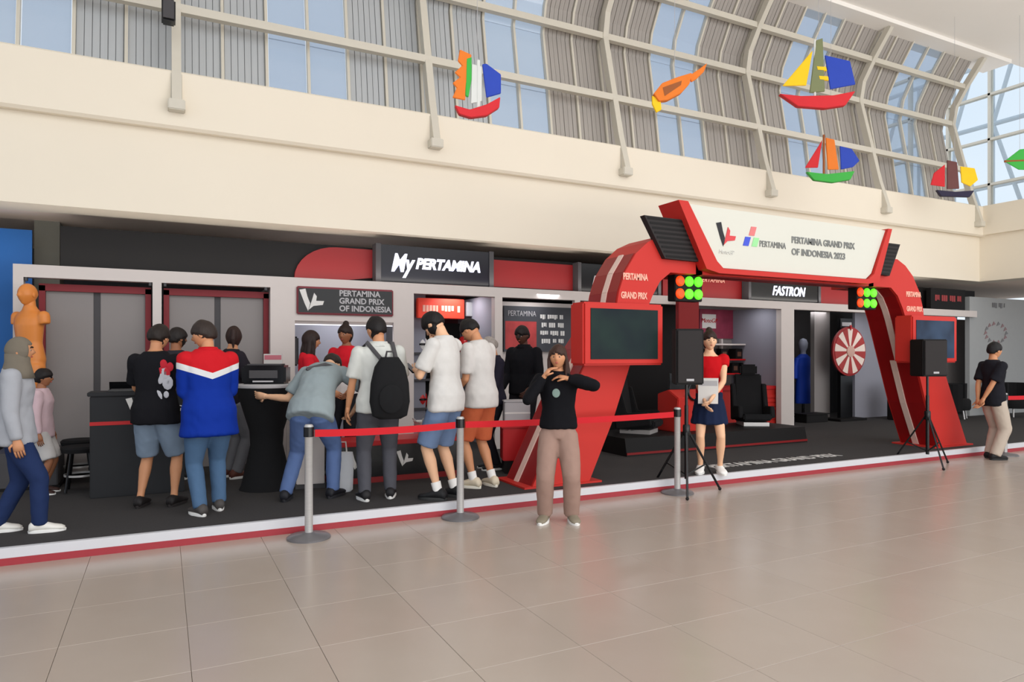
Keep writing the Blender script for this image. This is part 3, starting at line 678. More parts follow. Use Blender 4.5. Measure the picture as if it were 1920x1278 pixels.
person('person in a white T-shirt and rust orange shorts bowing the head', fl(902, 912, P), img(55), 1.78, 'tan', hair=('short', (20, 16, 16)), top=('loose', (204, 200, 196)), bottom=('shorts', (190, 96, 62)), shoes=(214, 200, 176), sole=(230, 224, 210), socks=(226, 220, 210), feet=((-.10, .02, 8), (.10, -.08, -25)), hands=((-.12, .26, .98), (.2, .18, .88)), head=(0, 34), hem=-.05, bend=8)
person('dark haired person in a black jacket standing deeper in the booth under the poster', dp(982, 9.0, P), img(150), 1.74, 'dark', 1.05, hair=('short', (26, 20, 20)), top=('jacket', (22, 22, 26)), bottom=('trousers', (26, 26, 30)), head=(0, 12), hands=((-.2, .22, .95), (.2, .22, .95)))
person('grey haired person in a dark coat over a violet shirt beside the black jacketed one', dp(926, 8.35, P), img(110), 1.58, 'tan', hair=('short', (150, 142, 136)), top=('jacket', (34, 32, 44)), bottom=('trousers', (28, 28, 34)), head=(0, 20), hands=((-.16, .26, .9), (.16, .26, .92)))
_, q = person('person in a black sweater and wide beige trousers raising both hands to the face', fl(1047, 976), img(176), 1.57, 'tan', hair=('long', (58, 36, 28)), top=('long', (18, 18, 22)), bottom=('wide', (152, 124, 112)), shoes=(132, 122, 104), feet=((-.12, 0, 14), (.12, .02, -14)), hands=((-.09, .16, 1.29), (.13, .16, 1.30)), poles=((-1, .35, -.25), (.7, .3, -1)), palms=((1, -.3, 0), (-1, -.3, 0)), head=(-10, 0), hem=.015)
MB().ball((0, 0, 0), .035, .004, .04, 14).build('chest_emblem', mat('emblem_grey_green', (120, 140, 132), .6), _, True, loc=q['tp'](.02, .134, .22*1.57))
_, q = person('person in a red top, navy skirt and white shoes standing at the white edge strip', fl(1330, 886, P), img(168), 1.64, 'fair', .92, hair=('bun', (46, 30, 26)), top=('tank', (186, 18, 26)), bottom=('skirt', (26, 36, 62)), shoes=(236, 234, 230), feet=((-.12, 0, 10), (.10, 0, -10)), hands=((-.02, .24, .90), (.07, .22, .86)), poles=((-1, -.3, 0), (1, -.3, 0)), head=(10, 0), hem=.05)
pa = thing('paper_sheet', _.location, 'white paper sheet held in front by the person in the red top', 'paper', _.rotation_euler.z)
pb_ = MB().box(-.11, .11, -.003, .003, -.15, .15).build('sheet', whitep, pa, loc=(.03, .245, .97)); pb_.rotation_euler = (math.radians(-12), 0, 0)
MB().box(-.10, .10, .0032, .0036, .06, .12).build('print_block', greyp, pb_)
person('person in a black T-shirt and pale trousers, hands clasped behind', fl(1862, 860), img(-84), 1.66, 'tan', 1.0, hair=('short', (20, 18, 20)), top=('tee', (30, 30, 36)), bottom=('wide', (184, 170, 156)), shoes=(26, 26, 28), sole=(30, 30, 30), feet=((-.09, .03, 0), (.09, -.05, 0)), hands=((-.05, -.20, .84), (.05, -.20, .86)), poles=((-1, -.6, 0), (1, -.6, 0)), palms=((0, -1, 0), (0, -1, 0)), hem=-.055)
# orange shop mannequin on a plinth
mq = at(56, 700, 8.8); mz = .50
person('armless golden orange shop mannequin standing on a dark plinth by the left doors', (mq.x, mq.y, mz), img(165), 1.74, armless=True, hair=(None, None), top=(None, None), bottom=(None, None), shoes=None, name='mannequin')
pl = thing('plinth', (mq.x, mq.y, P), 'dark square plinth under the orange mannequin', 'plinth')
MB().box(-.28, .28, -.28, .28, 0, mz-P).build('box', greyd, pl, bevel=.01); MB().box(-.30, .30, -.30, .30, 0, .03).build('skirting', blackm, pl)
# ------------------------------------------------------------------ the red start arch
YA, AD = 6.25, .6; CX = 7.2
ar = thing('start_arch', (CX, YA, P), 'tall red race style arch with slanted legs and a white header', 'arch')
inn = [(3.10, .12), (2.78, .79), (2.54, 1.42), (2.32, 2.0), (2.24, 2.17), (2.13, 2.34), (1.98, 2.45)]
out = [(3.80, .12), (3.28, 1.14), (3.06, 1.56), (2.74, 2.0), (2.70, 2.2), (2.62, 2.42), (2.47, 2.64), (2.30, 2.78), (2.12, 2.86)]
def mir(p, s): return (s*p[0], p[1]-P)
for s in (-1, 1):
    pts = [mir(p, s) for p in inn]+[mir((1.5, 2.45), s), mir((1.5, 2.86), s)]+[mir(p, s) for p in out[::-1]]
    lg = MB().prism(pts, 0, AD).build('leg', redm, ar)
    # dark red reveals and pale zigzag light strips on the side faces
    for prof_, dsg, nm in ((inn, -1, 'inner_reveal'), (out, 1, 'outer_reveal')):
        mb = MB(); st = MB(); 
        for (a, b_) in zip(prof_[:-1], prof_[1:]):
            if nm == 'outer_reveal' and a[1] > 2.6: continue
            A = Vector((s*a[0], a[1]-P)); B = Vector((s*b_[0], b_[1]-P)); t_ = (B-A).normalized(); nn = Vector((t_.y, -t_.x))
            if nn.x*s*dsg < 0: nn = -nn
            q_ = [A+nn*.0, B+nn*.0, B+nn*.006, A+nn*.006]; mb.prism([(v.x, v.y) for v in q_], .03, AD-.02)
            if a[1] < 1.4 or a[1] >= 2.0 or True:
                q_ = [A+nn*.006, B+nn*.006, B+nn*.02, A+nn*.02]
                y0 = .22 if a[1] > 1 else .30
                st.prism([(v.x, v.y) for v in q_], y0, y0+.09)
        rv = mb.build(nm, mat('deep_red_reveal', (140, 18, 20), .4, var=.03), lg); st.build('light_strip', mat('pale_strip', (226, 196, 184), .4), lg)
    MB().box(min(s*2.95, s*3.9), max(s*2.95, s*3.9), -.03, AD+.05, 0, .02).build('foot_plate', redm, lg)
    for z_, w_, bd in ((2.37, .44, 'PERTAMINA'), (2.16, .46, 'GRAND PRIX')):
        text('lettering', bd, .10, palep, lg, (s*(2.48 if z_ > 2.3 else 2.50), -.003, z_-P), width=w_-.1, bold=.004)
MB().box(-1.6, 1.6, .0, .30, 2.45-P, 2.80-P).build('cross_beam', redm, ar)
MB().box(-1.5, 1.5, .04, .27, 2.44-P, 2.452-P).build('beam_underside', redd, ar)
hd = [(-1.86, 3.22-P), (-1.44, 2.62-P), (-1.32, 2.54-P), (1.32, 2.54-P), (1.44, 2.62-P), (1.74, 3.22-P)]
h0 = MB().prism([(-1.98, 3.26-P), (-1.84, 3.26-P), (-1.40, 2.60-P), (-1.30, 2.52-P), (1.30, 2.52-P), (1.42, 2.60-P), (1.72, 3.24-P), (1.80, 3.24-P), (1.52, 2.50-P), (1.30, 2.46-P), (-1.36, 2.46-P), (-1.56, 2.50-P)], -.14, .22).build('header_rim', redm, ar)
hw = MB().prism([(-1.83, 3.24-P), (-1.40, 2.61-P), (-1.30, 2.53-P), (1.30, 2.53-P), (1.41, 2.61-P), (1.71, 3.22-P)], -.10, .20).build('header_board', whitef, ar)
ink = mat('grey_header_ink', (122, 124, 122), .6)
HX = lambda px: X(px, 6.145)-CX
def logo(parent, x, y, z, k, m, m2=None):
    """two swept wedge marks"""
    a = MB().prism([(x-.30*k, z+.30*k), (x-.12*k, z+.34*k), (x-.06*k, z+.10*k), (x+.02*k, z-.10*k), (x-.04*k, z-.34*k), (x-.14*k, z-.12*k)], y, y+.006).build('emblem', m, parent)
    b_ = MB().prism([(x-.02*k, z-.30*k), (x+.08*k, z+.02*k), (x+.14*k, z+.22*k), (x+.22*k, z+.12*k), (x+.20*k, z-.02*k), (x+.44*k, z-.02*k), (x+.40*k, z-.14*k), (x+.12*k, z-.18*k)], y, y+.006).build('emblem', m2 or m, parent)
logo(hw, HX(1358), -.108, 2.93-P, .42, mat('black_ink', (40, 40, 44), .6), mat('red_ink', (206, 70, 74), .6))
HX = lambda px: X(px, 6.145)-CX
text('lettering', 'MotoGP', .07, mat('pale_ink', (206, 206, 200), .6), hw, (HX(1362), -.104, 2.72-P), shear=.2)
for (dx, dz, c_) in ((HX(1400), -.03, (66, 84, 200)), (HX(1411), .10, (214, 120, 120)), (HX(1416), -.03, (150, 214, 150))):
    MB().prism([(dx-.06, 2.90-P+dz-.05), (dx+.03, 2.90-P+dz-.05), (dx+.07, 2.90-P+dz+.06), (dx-.02, 2.90-P+dz+.06)], -.106, -.10).build('emblem', mat('ink_%d_%d_%d' % c_, c_, .6), hw)
text('lettering', 'PERTAMINA', .11, ink, hw, (HX(1449), -.104, 2.86-P), width=HX(1474)-HX(1425))
text('lettering', 'PERTAMINA GRAND PRIX', .115, ink, hw, (HX(1545), -.104, 2.95-P), bold=.003, width=HX(1604)-HX(1486))
text('lettering', 'OF INDONESIA 2023', .115, ink, hw, (HX(1536), -.104, 2.80-P), bold=.003, width=HX(1586)-HX(1486))
lm = mat('black_louvre', (38, 34, 34), .7)
for s in (-1, 1):
    q_ = [(v.x-CX, v.z-P) for v in ([at(1208, 403, 6.19), at(1290, 413, 6.19), at(1318, 491, 6.19), at(1247, 484, 6.19)] if s < 0 else [at(1688, 458, 6.19), at(1640, 452, 6.19), at(1630, 510, 6.19), at(1668, 517, 6.19)])]
    lv = MB().prism(q_, -.06, .02).build('louvre_panel', lm, ar)
    for k in range(9):
        f0 = (k+.5)/9; L_ = Vector(q_[0]).lerp(Vector(q_[3]), f0); R_ = Vector(q_[1]).lerp(Vector(q_[2]), f0)
        xs = sorted((L_.x, R_.x)); MB().box(xs[0]+.03, xs[1]-.03, -.063, -.06, L_.y-.012, L_.y+.012).build('slat', blackm, lv)
# screens in red boxes on the legs
def screen_pic(name, cols):
    m = bpy.data.materials.new(name); m.use_nodes = True; n = m.node_tree; b = n.nodes['Principled BSDF']; b.inputs['Roughness'].default_value = .5; b.inputs['Specular IOR Level'].default_value = .15
    t = n.nodes.new('ShaderNodeTexCoord'); v = n.nodes.new('ShaderNodeTexNoise'); v.inputs['Scale'].default_value = 2.2; r = n.nodes.new('ShaderNodeValToRGB')
    n.links.new(t.outputs['Object'], v.inputs['Vector']); n.links.new(v.outputs['Fac'], r.inputs['Fac'])
    r.color_ramp.elements[0].position = .35; r.color_ramp.elements[0].color = c255(*cols[0]); r.color_ramp.elements[1].position = .7; r.color_ramp.elements[1].color = c255(*cols[1])
    n.links.new(r.outputs[0], b.inputs['Base Color']); n.links.new(r.outputs[0], b.inputs['Emission Color']); b.inputs['Emission Strength'].default_value = .12
    return m
for s, cols in ((-1, ((14, 24, 32), (26, 44, 40))), (1, ((16, 26, 44), (48, 66, 90)))):
    cx = -2.82 if s < 0 else 2.56; bx = MB(); bx.box(cx-.52, cx+.52, -.27, -.005, 1.39-P, 2.05-P); ob = bx.build('screen_box', redm, ar, bevel=.02)
    MB().box(cx-.435, cx+.435, -.278, -.268, 1.455-P, 1.985-P).build('screen', screen_pic('screen_glass_%d' % (s+1), cols), ob)
# start light boxes under the beam
gm = mat('green_led', (90, 255, 40), .4, emit=1.3, var=.01); om = mat('orange_led', (255, 70, 20), .4, emit=.9, var=.01)
for s, u in ((-1, 1.60), (1, 1.62)):
    x_ = s*u; lb = MB().box(x_-.21, x_+.21, .12, .26, 2.14-P, 2.46-P).build('start_lights', blackm, ar, bevel=.008)
    for cx_ in range(3):
        for rz_ in range(2):
            c = (x_-.14+.14*cx_, .12, 2.225-P+.15*rz_); mbb = MB(); ax = [[(c[0]+r_*math.cos(2*PI*k/16), c[1]-y_, c[2]+r_*math.sin(2*PI*k/16)) for k in range(16)] for r_, y_ in ((.062, 0), (.062, .015), (.045, .03))]
            mbb.rings(ax).build('lens', om if cx_ == 0 else gm, lb, True)

# ------------------------------------------------------------------ stanchions and belts
def stanchion(loc, label, h=.93):
    o = thing('stanchion', loc, label, 'stanchion')
    MB().lathe([(.175, 0), (.175, .012), (.16, .024), (.06, .036), (.035, .05)], 32).build('base', mat('dark_steel_base', (112, 110, 112), .35, .3), o, True)
    MB().lathe([(.033, .04), (.033, h-.05), (.036, h-.045), (.036, h-.01), (.028, h)], 20).build('pole', steel, o, True)
    MB().lathe([(.042, h-.10), (.042, h-.02)], 20).build('belt_cassette', blackg, o, True)
    return o
SP = [(fl(579, 1008), 'silver belt stanchion nearest the bending person'), (fl(863, 970), 'silver belt stanchion left of the black sweater wearer'), (fl(1270, 924), 'silver belt stanchion at the foot of the speaker tripod'), (Vector((10.28*ray(1884)[0]/1.0, 10.28*ray(1884)[1], 0)), 'silver belt stanchion behind the person with clasped hands')]
beltm = mat('red_belt', (196, 22, 34), .7, var=.05)
for p_, lb in SP:
    stanchion(p_, lb)
def belt(a, b_, label, z0=.855, sag=.015):
    d = (b_-a); L = d.length; u = d.normalized(); a2 = a+u*.05; b2 = b_-u*.05; R = []
    for k in range(13):
        f_ = k/12; c = a2.lerp(b2, f_); c.z = z0-sag*4*f_*(1-f_); nrm = Vector((-u.y, u.x, 0))*.0025
        R.append([c+nrm+Vector((0, 0, .03)), c+nrm-Vector((0, 0, .03)), c-nrm-Vector((0, 0, .03)), c-nrm+Vector((0, 0, .03))])
    tag(MB().rings(R).build('barrier_belt', beltm), label, 'belt')
belt(SP[0][0], SP[1][0], 'red barrier belt in front of the backpack wearer')
belt(SP[1][0], SP[2][0], 'red barrier belt passing behind the black sweater wearer')
belt(SP[3][0], SP[3][0]+Vector((2.4, .1, 0)), 'red barrier belt at the right edge of the picture')

# ------------------------------------------------------------------ speakers on tripods
def speaker(loc, zc, h, w_, label, label2, yaw, grill=lm):
    t_ = thing('tripod_stand', loc, label2, 'stand', math.radians(yaw)); zb_ = zc-h/2
    MB().tube([(0, 0, .15), (0, 0, .95)], .022, 12).build('lower_tube', blackg, t_, True)
    MB().tube([(0, 0, .9), (0, 0, zb_-.002)], .016, 12).build('upper_tube', blackg, t_, True)
    MB().lathe([(.035, .62), (.04, .64), (.04, .72), (.035, .74)], 14).build('collar', blackg, t_, True)
    for k in range(3):
        a = 2*PI*k/3+.3; MB().tube([(.03*math.cos(a), .03*math.sin(a), .66), (.42*math.cos(a), .42*math.sin(a), .02)], .013, 8, flat=.6).build('leg', blackg, t_, True)
        MB().tube([(.02*math.cos(a), .02*math.sin(a), .2), (.24*math.cos(a), .24*math.sin(a), .30)], .009, 8).build('brace', blackg, t_, True)
        MB().ball((.42*math.cos(a), .42*math.sin(a), .018), .02, .02, .018, 8).build('foot', rubber, t_, True)
    s_ = thing('loudspeaker', (loc[0], loc[1], zb_), label, 'speaker', math.radians(yaw))
    R = [[(x*w_/2, y*.15, z_*h) for x, y in ((-1, -1), (-.85, 1), (.85, 1), (1, -1))] for z_ in (0, 1)]
    cb = MB().rings(R).build('cabinet', blackm, s_, bevel=.012)
    MB().box(-w_/2+.02, w_/2-.02, -.165, -.15, .02, h-.02).build('grille', grill, s_, bevel=.004)
    MB().box(-.04, .04, -.168, -.165, .04, .065).build('badge', greyp, s_)
    MB().lathe([(.03, -.0), (.03, .03)], 12, (0, 0, -.0)).build('socket', blackg, s_)
    return s_
speaker(dp(1287, 7.5, 0), 1.48, .60, .30, 'black loudspeaker on a tripod in front of the arch opening', 'black tripod stand beside the person in the red top', -27)
speaker(dp(1739, 9.35, 0), 1.46, .50, .36, 'black loudspeaker in front of the right arch leg', 'black tripod stand at the foot of the right arch leg', -20)
# ------------------------------------------------------------------ counters and tables
pxl = X(168, 7.7); o = thing('podium', (pxl+.41, 7.7, P), 'black square podium with white emblem and thin red line', 'podium')
MB().box(-.41, .41, 0, .32, 0, .98).build('cabinet', mat('podium_black', (36, 37, 40), .6, spec=.25), o, bevel=.008)
MB().box(-.43, .43, -.02, .34, .98, 1.02).build('top', mat('podium_black', (44, 45, 48), .5), o, bevel=.006)
MB().box(-.41, .41, -.004, .0, .70, .735).build('red_line', redl, o)
logo(o, -.02, -.008, .86, .30, whitep)
text('lettering', 'MotoGP', .09, whitep, o, (.27, -.004, .84), shear=.2)
o = thing('laptop', (pxl+.30, 7.84, P+1.022), 'small black laptop lying on the black podium', 'laptop')
MB().box(-.15, .15, -.1, .1, 0, .018).build('base', blackg, o, bevel=.004); MB().rings([[(-.15, .095, .018), (.15, .095, .018), (.15, .105, .018), (-.15, .105, .018)], [(-.15, .055, .09), (.15, .055, .09), (.15, .065, .09), (-.15, .065, .09)]]).build('screen', blackg, o)
MB().box(-.13, .13, -.08, .06, .018, .021).build('keyboard', greyd, o)
def stool(loc, label, h=.46):
    o = thing('stool', loc, label, 'stool'); MB().lathe([(.01, h-.07), (.17, h-.06), (.18, h-.02), (.16, h)], 24).build('seat', blackc, o, True)
    for k in range(4):
        a = PI/4+PI/2*k; MB().tube([(.11*math.cos(a), .11*math.sin(a), h-.06), (.17*math.cos(a), .17*math.sin(a), .01)], .014, 8).build('leg', blackg, o, True)
    MB().lathe([(.150, .16), (.150, .18), (.142, .18), (.142, .16)], 20).build('foot_ring', steel, o, True)
stool(at(118, 870, 8.1)*1 if False else Vector((X(149, 8.85), 8.85, P)), 'low black stool nearer the mannequin plinth')
stool(Vector((X(152, 8.2), 8.2, P)), 'low black stool nearer the black podium')
# round table with stretch cover
tl = dp(500, 7.15, P); o = thing('cocktail_table', tl, 'tall round table under a black stretch cover, grey top', 'table')
MB().lathe([(.27, 0), (.25, .04), (.16, .45), (.17, .6), (.29, 1.0), (.30, 1.05)], 32).build('cover', blackc, o, True)
MB().lathe([(.31, 1.045), (.315, 1.055), (.315, 1.075), (.30, 1.08)], 32).build('top', greyp, o, True)
o = thing('printer', (tl.x+.0, tl.y+.02, P+1.082), 'black label printer with grey lid on the round table', 'printer', math.radians(-20))
MB().box(-.22, .22, -.13, .13, 0, .19).build('body', blackg, o, bevel=.02); MB().box(-.14, .14, -.135, -.128, .06, .14).build('front_panel', greyd, o)
MB().box(-.17, .17, -.10, .10, .19, .205).build('lid', greyd, o, bevel=.004); MB().box(-.1, .1, -.16, -.13, .02, .035).build('paper_slot', greyp, o)
sl = dp(503, 8.3, P); o = thing('side_table', sl, 'narrow pale table behind the black round table', 'table')
MB().box(-.24, .24, -.16, .16, 1.00, 1.03).build('top', whitem, o, bevel=.004)
for sx in (-1, 1):
    for sy in (-1, 1): MB().box(sx*.21-.02, sx*.21+.02, sy*.13-.02, sy*.13+.02, 0, 1.0).build('leg', whitem, o)
o = thing('notice_stand', (dp(512, 8.25, 0).x, dp(512, 8.25, 0).y, P+1.032), 'white paper notice with a pink heading in an upright holder', 'sign', math.radians(-25))
MB().box(-.11, .11, -.004, .004, .02, .36).build('sheet', whitep, o); MB().box(-.10, .10, -.0065, -.004, .29, .345).build('heading', mat('pink_print', (206, 120, 132), .6), o)
for k in range(4): MB().box(-.08, .08-.03*(k % 2), -.0062, -.004, .22-.045*k, .235-.045*k).build('text_line', greyp, o)
MB().box(-.12, .12, -.04, .04, 0, .02).build('base', greyd, o)
# low display counter with red edge
xa_, xb_ = X(622, 7.3), X(868, 7.3); cx_ = (xa_+xb_)/2; hw_ = (xb_-xa_)/2
o = thing('display_counter', (cx_, 7.32, P), 'low black counter with red top edge, red base and white marks', 'counter')
MB().box(-hw_, hw_, 0, .45, .06, .40).build('cabinet', blackg, o, bevel=.005); MB().box(-hw_, hw_, -.01, .46, 0, .06).build('base', redd, o)
MB().box(-hw_-.02, hw_+.02, -.03, .48, .40, .45).build('top', redl, o, bevel=.006)
for px in (668, 757): logo(o, X(px, 7.3)-cx_, -.007, .24, .26, whitep)
o = thing('goods_basket', (cx_+.44, 7.5, P+.452), 'white wire basket on the low counter', 'basket')
R = [[(a*math.copysign(min(1, abs(math.cos(2*PI*k/24))*1.3), math.cos(2*PI*k/24)), a*.7*math.copysign(min(1, abs(math.sin(2*PI*k/24))*1.3), math.sin(2*PI*k/24)), z_) for k in range(24)] for a, z_ in ((.14, 0), (.19, .16), (.20, .17), (.18, .165), (.13, .01))]
MB().rings(R).build('tub', whitep, o, True); MB().box(-.1, .1, -.06, .06, .03, .20).build('filling', greyp, o, bevel=.01)
for s in (-1, 1): MB().tube([(s*.19, -.04, .16), (s*.22, -.03, .2), (s*.22, .03, .2), (s*.19, .04, .16)], .006, 6).build('handle', steel, o, True)
wp_ = dp(582, 7.2, P); o = thing('pedestal', wp_, 'pale grey pedestal behind the bending person', 'pedestal', math.radians(-10))
MB().box(-.14, .14, -.12, .12, .05, .62).build('box', whitem, o, bevel=.006); MB().box(-.15, .15, -.1, .1, 0, .05).build('base', greyd, o); MB().box(-.15, .15, -.13, .13, .62, .64).build('top', whitem, o)
# tote bag beside the bending person
o = thing('tote_bag', dp(628, 7.2, P+.42) if False else (X(628, 7.24), 6.98, P), 'white carrier bag standing beside the bending person', 'bag', math.radians(-20))
R = [[(w_*math.cos(2*PI*k/16), d_*math.sin(2*PI*k/16), z_) for k in range(16)] for w_, d_, z_ in ((.10, .05, 0), (.12, .06, .02), (.13, .055, .28), (.12, .03, .40))]
MB().rings(R).build('bag_body', mat('bag_white', (206, 208, 212), .7, var=.08, bump=.3), o, True); MB().tube([(-.06, 0, .39), (-.05, 0, .50), (.05, 0, .50), (.06, 0, .39)], .008, 6).build('handle', whitep, o, True)

# counter of the photo bay, with its sign
bx0, bx1 = X(535, 9.15), X(757, 9.15); cx_ = (X(556, 9.08)+X(737, 9.08))/2
o = thing('bay_sign', (cx_, 9.06, 2.02), 'black sign with white swept emblem and grey text over the photo bay', 'sign')
hw_ = (X(737, 9.08)-X(556, 9.08))/2
MB().box(-hw_, hw_, 0, .035, 0, .36).build('rim', mat('maroon_rim', (120, 40, 50), .5), o, bevel=.012); bdp = MB().box(-hw_+.02, hw_-.02, -.004, 0, .025, .335).build('board', blackg, o)
logo(bdp, -.48, -.012, .185, .42, whitep); text('lettering', 'PERTAMINA\nGRAND PRIX\nOF INDONESIA', .105, greyp, bdp, (-.1, -.006, .185), align='LEFT', bold=.003, width=.70)
o = thing('strip_light', ((X(560, 9.3)+X(722, 9.3))/2, 9.16, 1.90), 'pale strip light fixed over the photo bay opening', 'lamp')
MB().box(-.7, .7, 0, .05, 0, .045).build('housing', whitem, o); MB().box(-.68, .68, .01, .04, -.01, 0).build('diffuser', mat('strip_glow', (240, 240, 255), .5, emit=1.2), o)
def stand_lamp(px, Y, label, top):
    o = thing('light_stand', (X(px, Y), Y, P), label, 'lamp')
    for k in range(3): a = 2*PI*k/3; MB().tube([(0, 0, .4), (.3*math.cos(a), .3*math.sin(a), .012)], .01, 6).build('leg', blackg, o)
    MB().tube([(0, 0, .3), (0, 0, top)], .012, 8).build('pole', blackg, o); MB().box(-.07, .07, -.05, .05, top-.02, top+.38).build('softbox', blackc, o, bevel=.02)
    MB().box(-.055, .055, -.058, -.05, top, top+.36).build('diffuser', greyd, o); return o
stand_lamp(549, 9.75, 'black light stand at the left side of the photo bay', 1.25)
# merchandise bay: red lit sign, shelf unit with helmets
o = thing('shelf_unit', (X(835, 10.3), 10.25, P), 'dark shelf unit stocked with helmets behind the tall person', 'shelf')
MB().box(-.65, -.6, 0, .38, 0, 1.9).build('side_panel', blackm, o); MB().box(.6, .65, 0, .38, 0, 1.9).build('side_panel', blackm, o); MB().box(-.65, .65, .36, .4, 0, 1.9).build('back_panel', blackm, o)
shz = (.1, .55, 1.0, 1.42)
for z_ in shz: MB().box(-.6, .6, .0, .36, z_-.03, z_).build('shelf', greyd, o)
hg = [whitep, mat('helmet_red', (190, 40, 40), .25), mat('helmet_grey', (120, 124, 128), .3)]
hn = ('white', 'red', 'grey'); nm_ = ('bottom', 'second', 'third', 'top')
for r_ in range(4):
    for k in range(3):
        ci = (r_+k*2) % 3; h = thing('helmet', (X(835, 10.3)-.38+.38*k, 10.42, P+shz[r_]+.001), '%s helmet on the %s shelf, %s along, behind the tall person' % (hn[ci], nm_[r_], ('first', 'second', 'third')[k]), 'helmet', group='helmets on the dark shelf unit')
        MB().rings([[(.115*q*math.cos(2*PI*j/20), .135*q*math.sin(2*PI*j/20), z_) for j in range(20)] for q, z_ in ((.75, 0), (.9, .05), (1, .12), (.9, .20), (.6, .25), (.15, .27))]).build('shell', hg[ci], h, True)
        MB().ball((0, -.045, .125), .098, .098, .045, 14).build('visor', blackg, h, True)
o = thing('lit_sign', (X(838, 10.2), 10.1, 2.12), 'small orange red sign with pale lettering at the top of the merchandise bay', 'sign')
MB().box(-.52, .26, 0, .08, -.05, .26).build('board', mat('sign_orange_red', (214, 60, 40), .5, emit=.25), o, bevel=.01); wordbars(-.13, .10, .62, .10, palep, o, -.006, 2)
MB().box(.30, .56, 0, .06, .0, .22).build('side_plate', greyp, o)
# poster bay
o = thing('poster', ((X(944, 9.66)+X(1074, 9.66))/2, 9.64, 1.55), 'dark poster with a red picture and white text lines on the white bay wall', 'poster')
hw_ = (X(1074, 9.66)-X(944, 9.66))/2
MB().box(-hw_, hw_, 0, .03, 0, .72).build('panel', mat('slate_print', (62, 64, 70), .5), o); MB().box(-hw_+.02, -.06, -.004, 0, .04, .48).build('picture', mat('red_picture', (170, 60, 60), .6, var=.5, scale=5), o)
text('lettering', 'PERTAMINA', .12, greyp, o, (-.32, -.003, .60), width=.5)
for k in range(4): wordbars(.24, .56-.13*k, .46-.05*(k % 2), .075, whitep, o, -.006, k+3)
o = thing('goods_box', (dp(968, 8.15, 0).x, dp(968, 8.15, 0).y, P+.572), 'pale grey carton on the red crate', 'box', math.radians(-20))
MB().box(-.15, .15, -.12, .12, 0, .26).build('carton', greyp, o, bevel=.008); MB().box(-.15, .15, -.122, -.12, .12, .14).build('tape', whitep, o); MB().box(-.16, .16, -.13, .13, .26, .275).build('lid', greyp, o)
o = thing('red_crate', (dp(970, 8.15, 0).x, dp(970, 8.15, 0).y, P), 'red crate stand under the pale carton', 'crate', math.radians(-20))
MB().box(-.19, .19, -.16, .16, .15, .55).build('body', redl, o, bevel=.008); MB().box(-.21, .21, -.18, .18, .53, .57).build('rim', redl, o, bevel=.006); MB().box(-.17, .17, -.14, .14, 0, .15).build('base', blackm, o)

# ------------------------------------------------------------------ bay seen through the arch
o = thing('retail_counter', ((X(1345, 9.25)+X(1462, 9.25))/2, 9.28, P), 'bright red counter with ridged front panels seen through the arch', 'counter')
hw_ = (X(1462, 9.25)-X(1345, 9.25))/2
MB().box(-hw_, hw_, 0, .5, .04, .74).build('cabinet', redm, o, bevel=.006); MB().box(-hw_-.02, hw_+.0, -.03, .52, .74, .80).build('top', redl, o, bevel=.006)
for k in range(7): MB().box(.0, hw_-.02, -.018, 0, .10+.08*k, .155+.08*k).build('ridge', redm, o, bevel=.004)
MB().box(-hw_, hw_, -.01, .5, 0, .04).build('plinth', blackm, o)
o = thing('shelf_rack', (X(1375, 10.2), 10.12, P), 'white wall rack with red shelf edge behind the red counter', 'shelf')
for z_, m_ in ((1.02, redl), (1.30, redl), (1.60, whitem)): MB().box(-.85, .62, 0, .34, z_-.03, z_).build('shelf', m_, o)
for x_ in (-.85, -.12, .62): MB().box(x_-.02, x_+.02, .26, .32, 0, 1.7).build('upright', whitem, o)
kk = 0
for z_, xs in ((1.02, (-.62, -.36, .04, .30, .50)), (1.30, (-.55, -.25, .14, .44))):
    for x_ in xs:
        kk += 1; b_ = thing('merchandise_box', (X(1375, 10.2)+x_, 10.28, P+z_+.001), 'black merchandise box on the %s red shelf, %s from the arch leg' % ('lower' if z_ < 1.2 else 'upper', ('first', 'second', 'third', 'fourth', 'fifth')[xs.index(x_)]), 'box', group='black boxes on the red shelves')
        MB().box(-.09, .09, -.1, .1, 0, .20).build('carton', blackm, b_, bevel=.006); MB().box(-.05, .05, -.103, -.1, .05, .14).build('label_patch', mat('brown_label', (96, 66, 52), .6), b_)
o = thing('bay_poster', ((X(1316, 10.4)+X(1412, 10.4))/2, 10.46, 1.83), 'red and violet photo poster with a white block above the rack', 'poster')
hw_ = (X(1412, 10.4)-X(1316, 10.4))/2
MB().box(-hw_, hw_, 0, .03, 0, .58).build('panel', mat('red_violet_print', (140, 52, 74), .6, var=.6, scale=4), o); MB().box(-hw_+.06, -hw_+.42, -.004, 0, .20, .48).build('white_block', whitep, o); text('lettering', 'MotoGP', .12, redl, o, (-hw_+.24, -.008, .35), shear=.2)
# maroon panel with black base behind the speaker
o = thing('display_totem', (X(1282, 9.0), 8.88, P), 'tall maroon over black display panel behind the loudspeaker', 'panel')
MB().box(-.24, .24, 0, .08, 0, 1.75).build('lower_board', blackm, o, bevel=.006); MB().box(-.22, .22, -.01, .07, 1.75, 2.3).build('upper_board', redd, o, bevel=.006); MB().box(-.3, .3, -.12, .2, 0, .03).build('base', blackm, o)
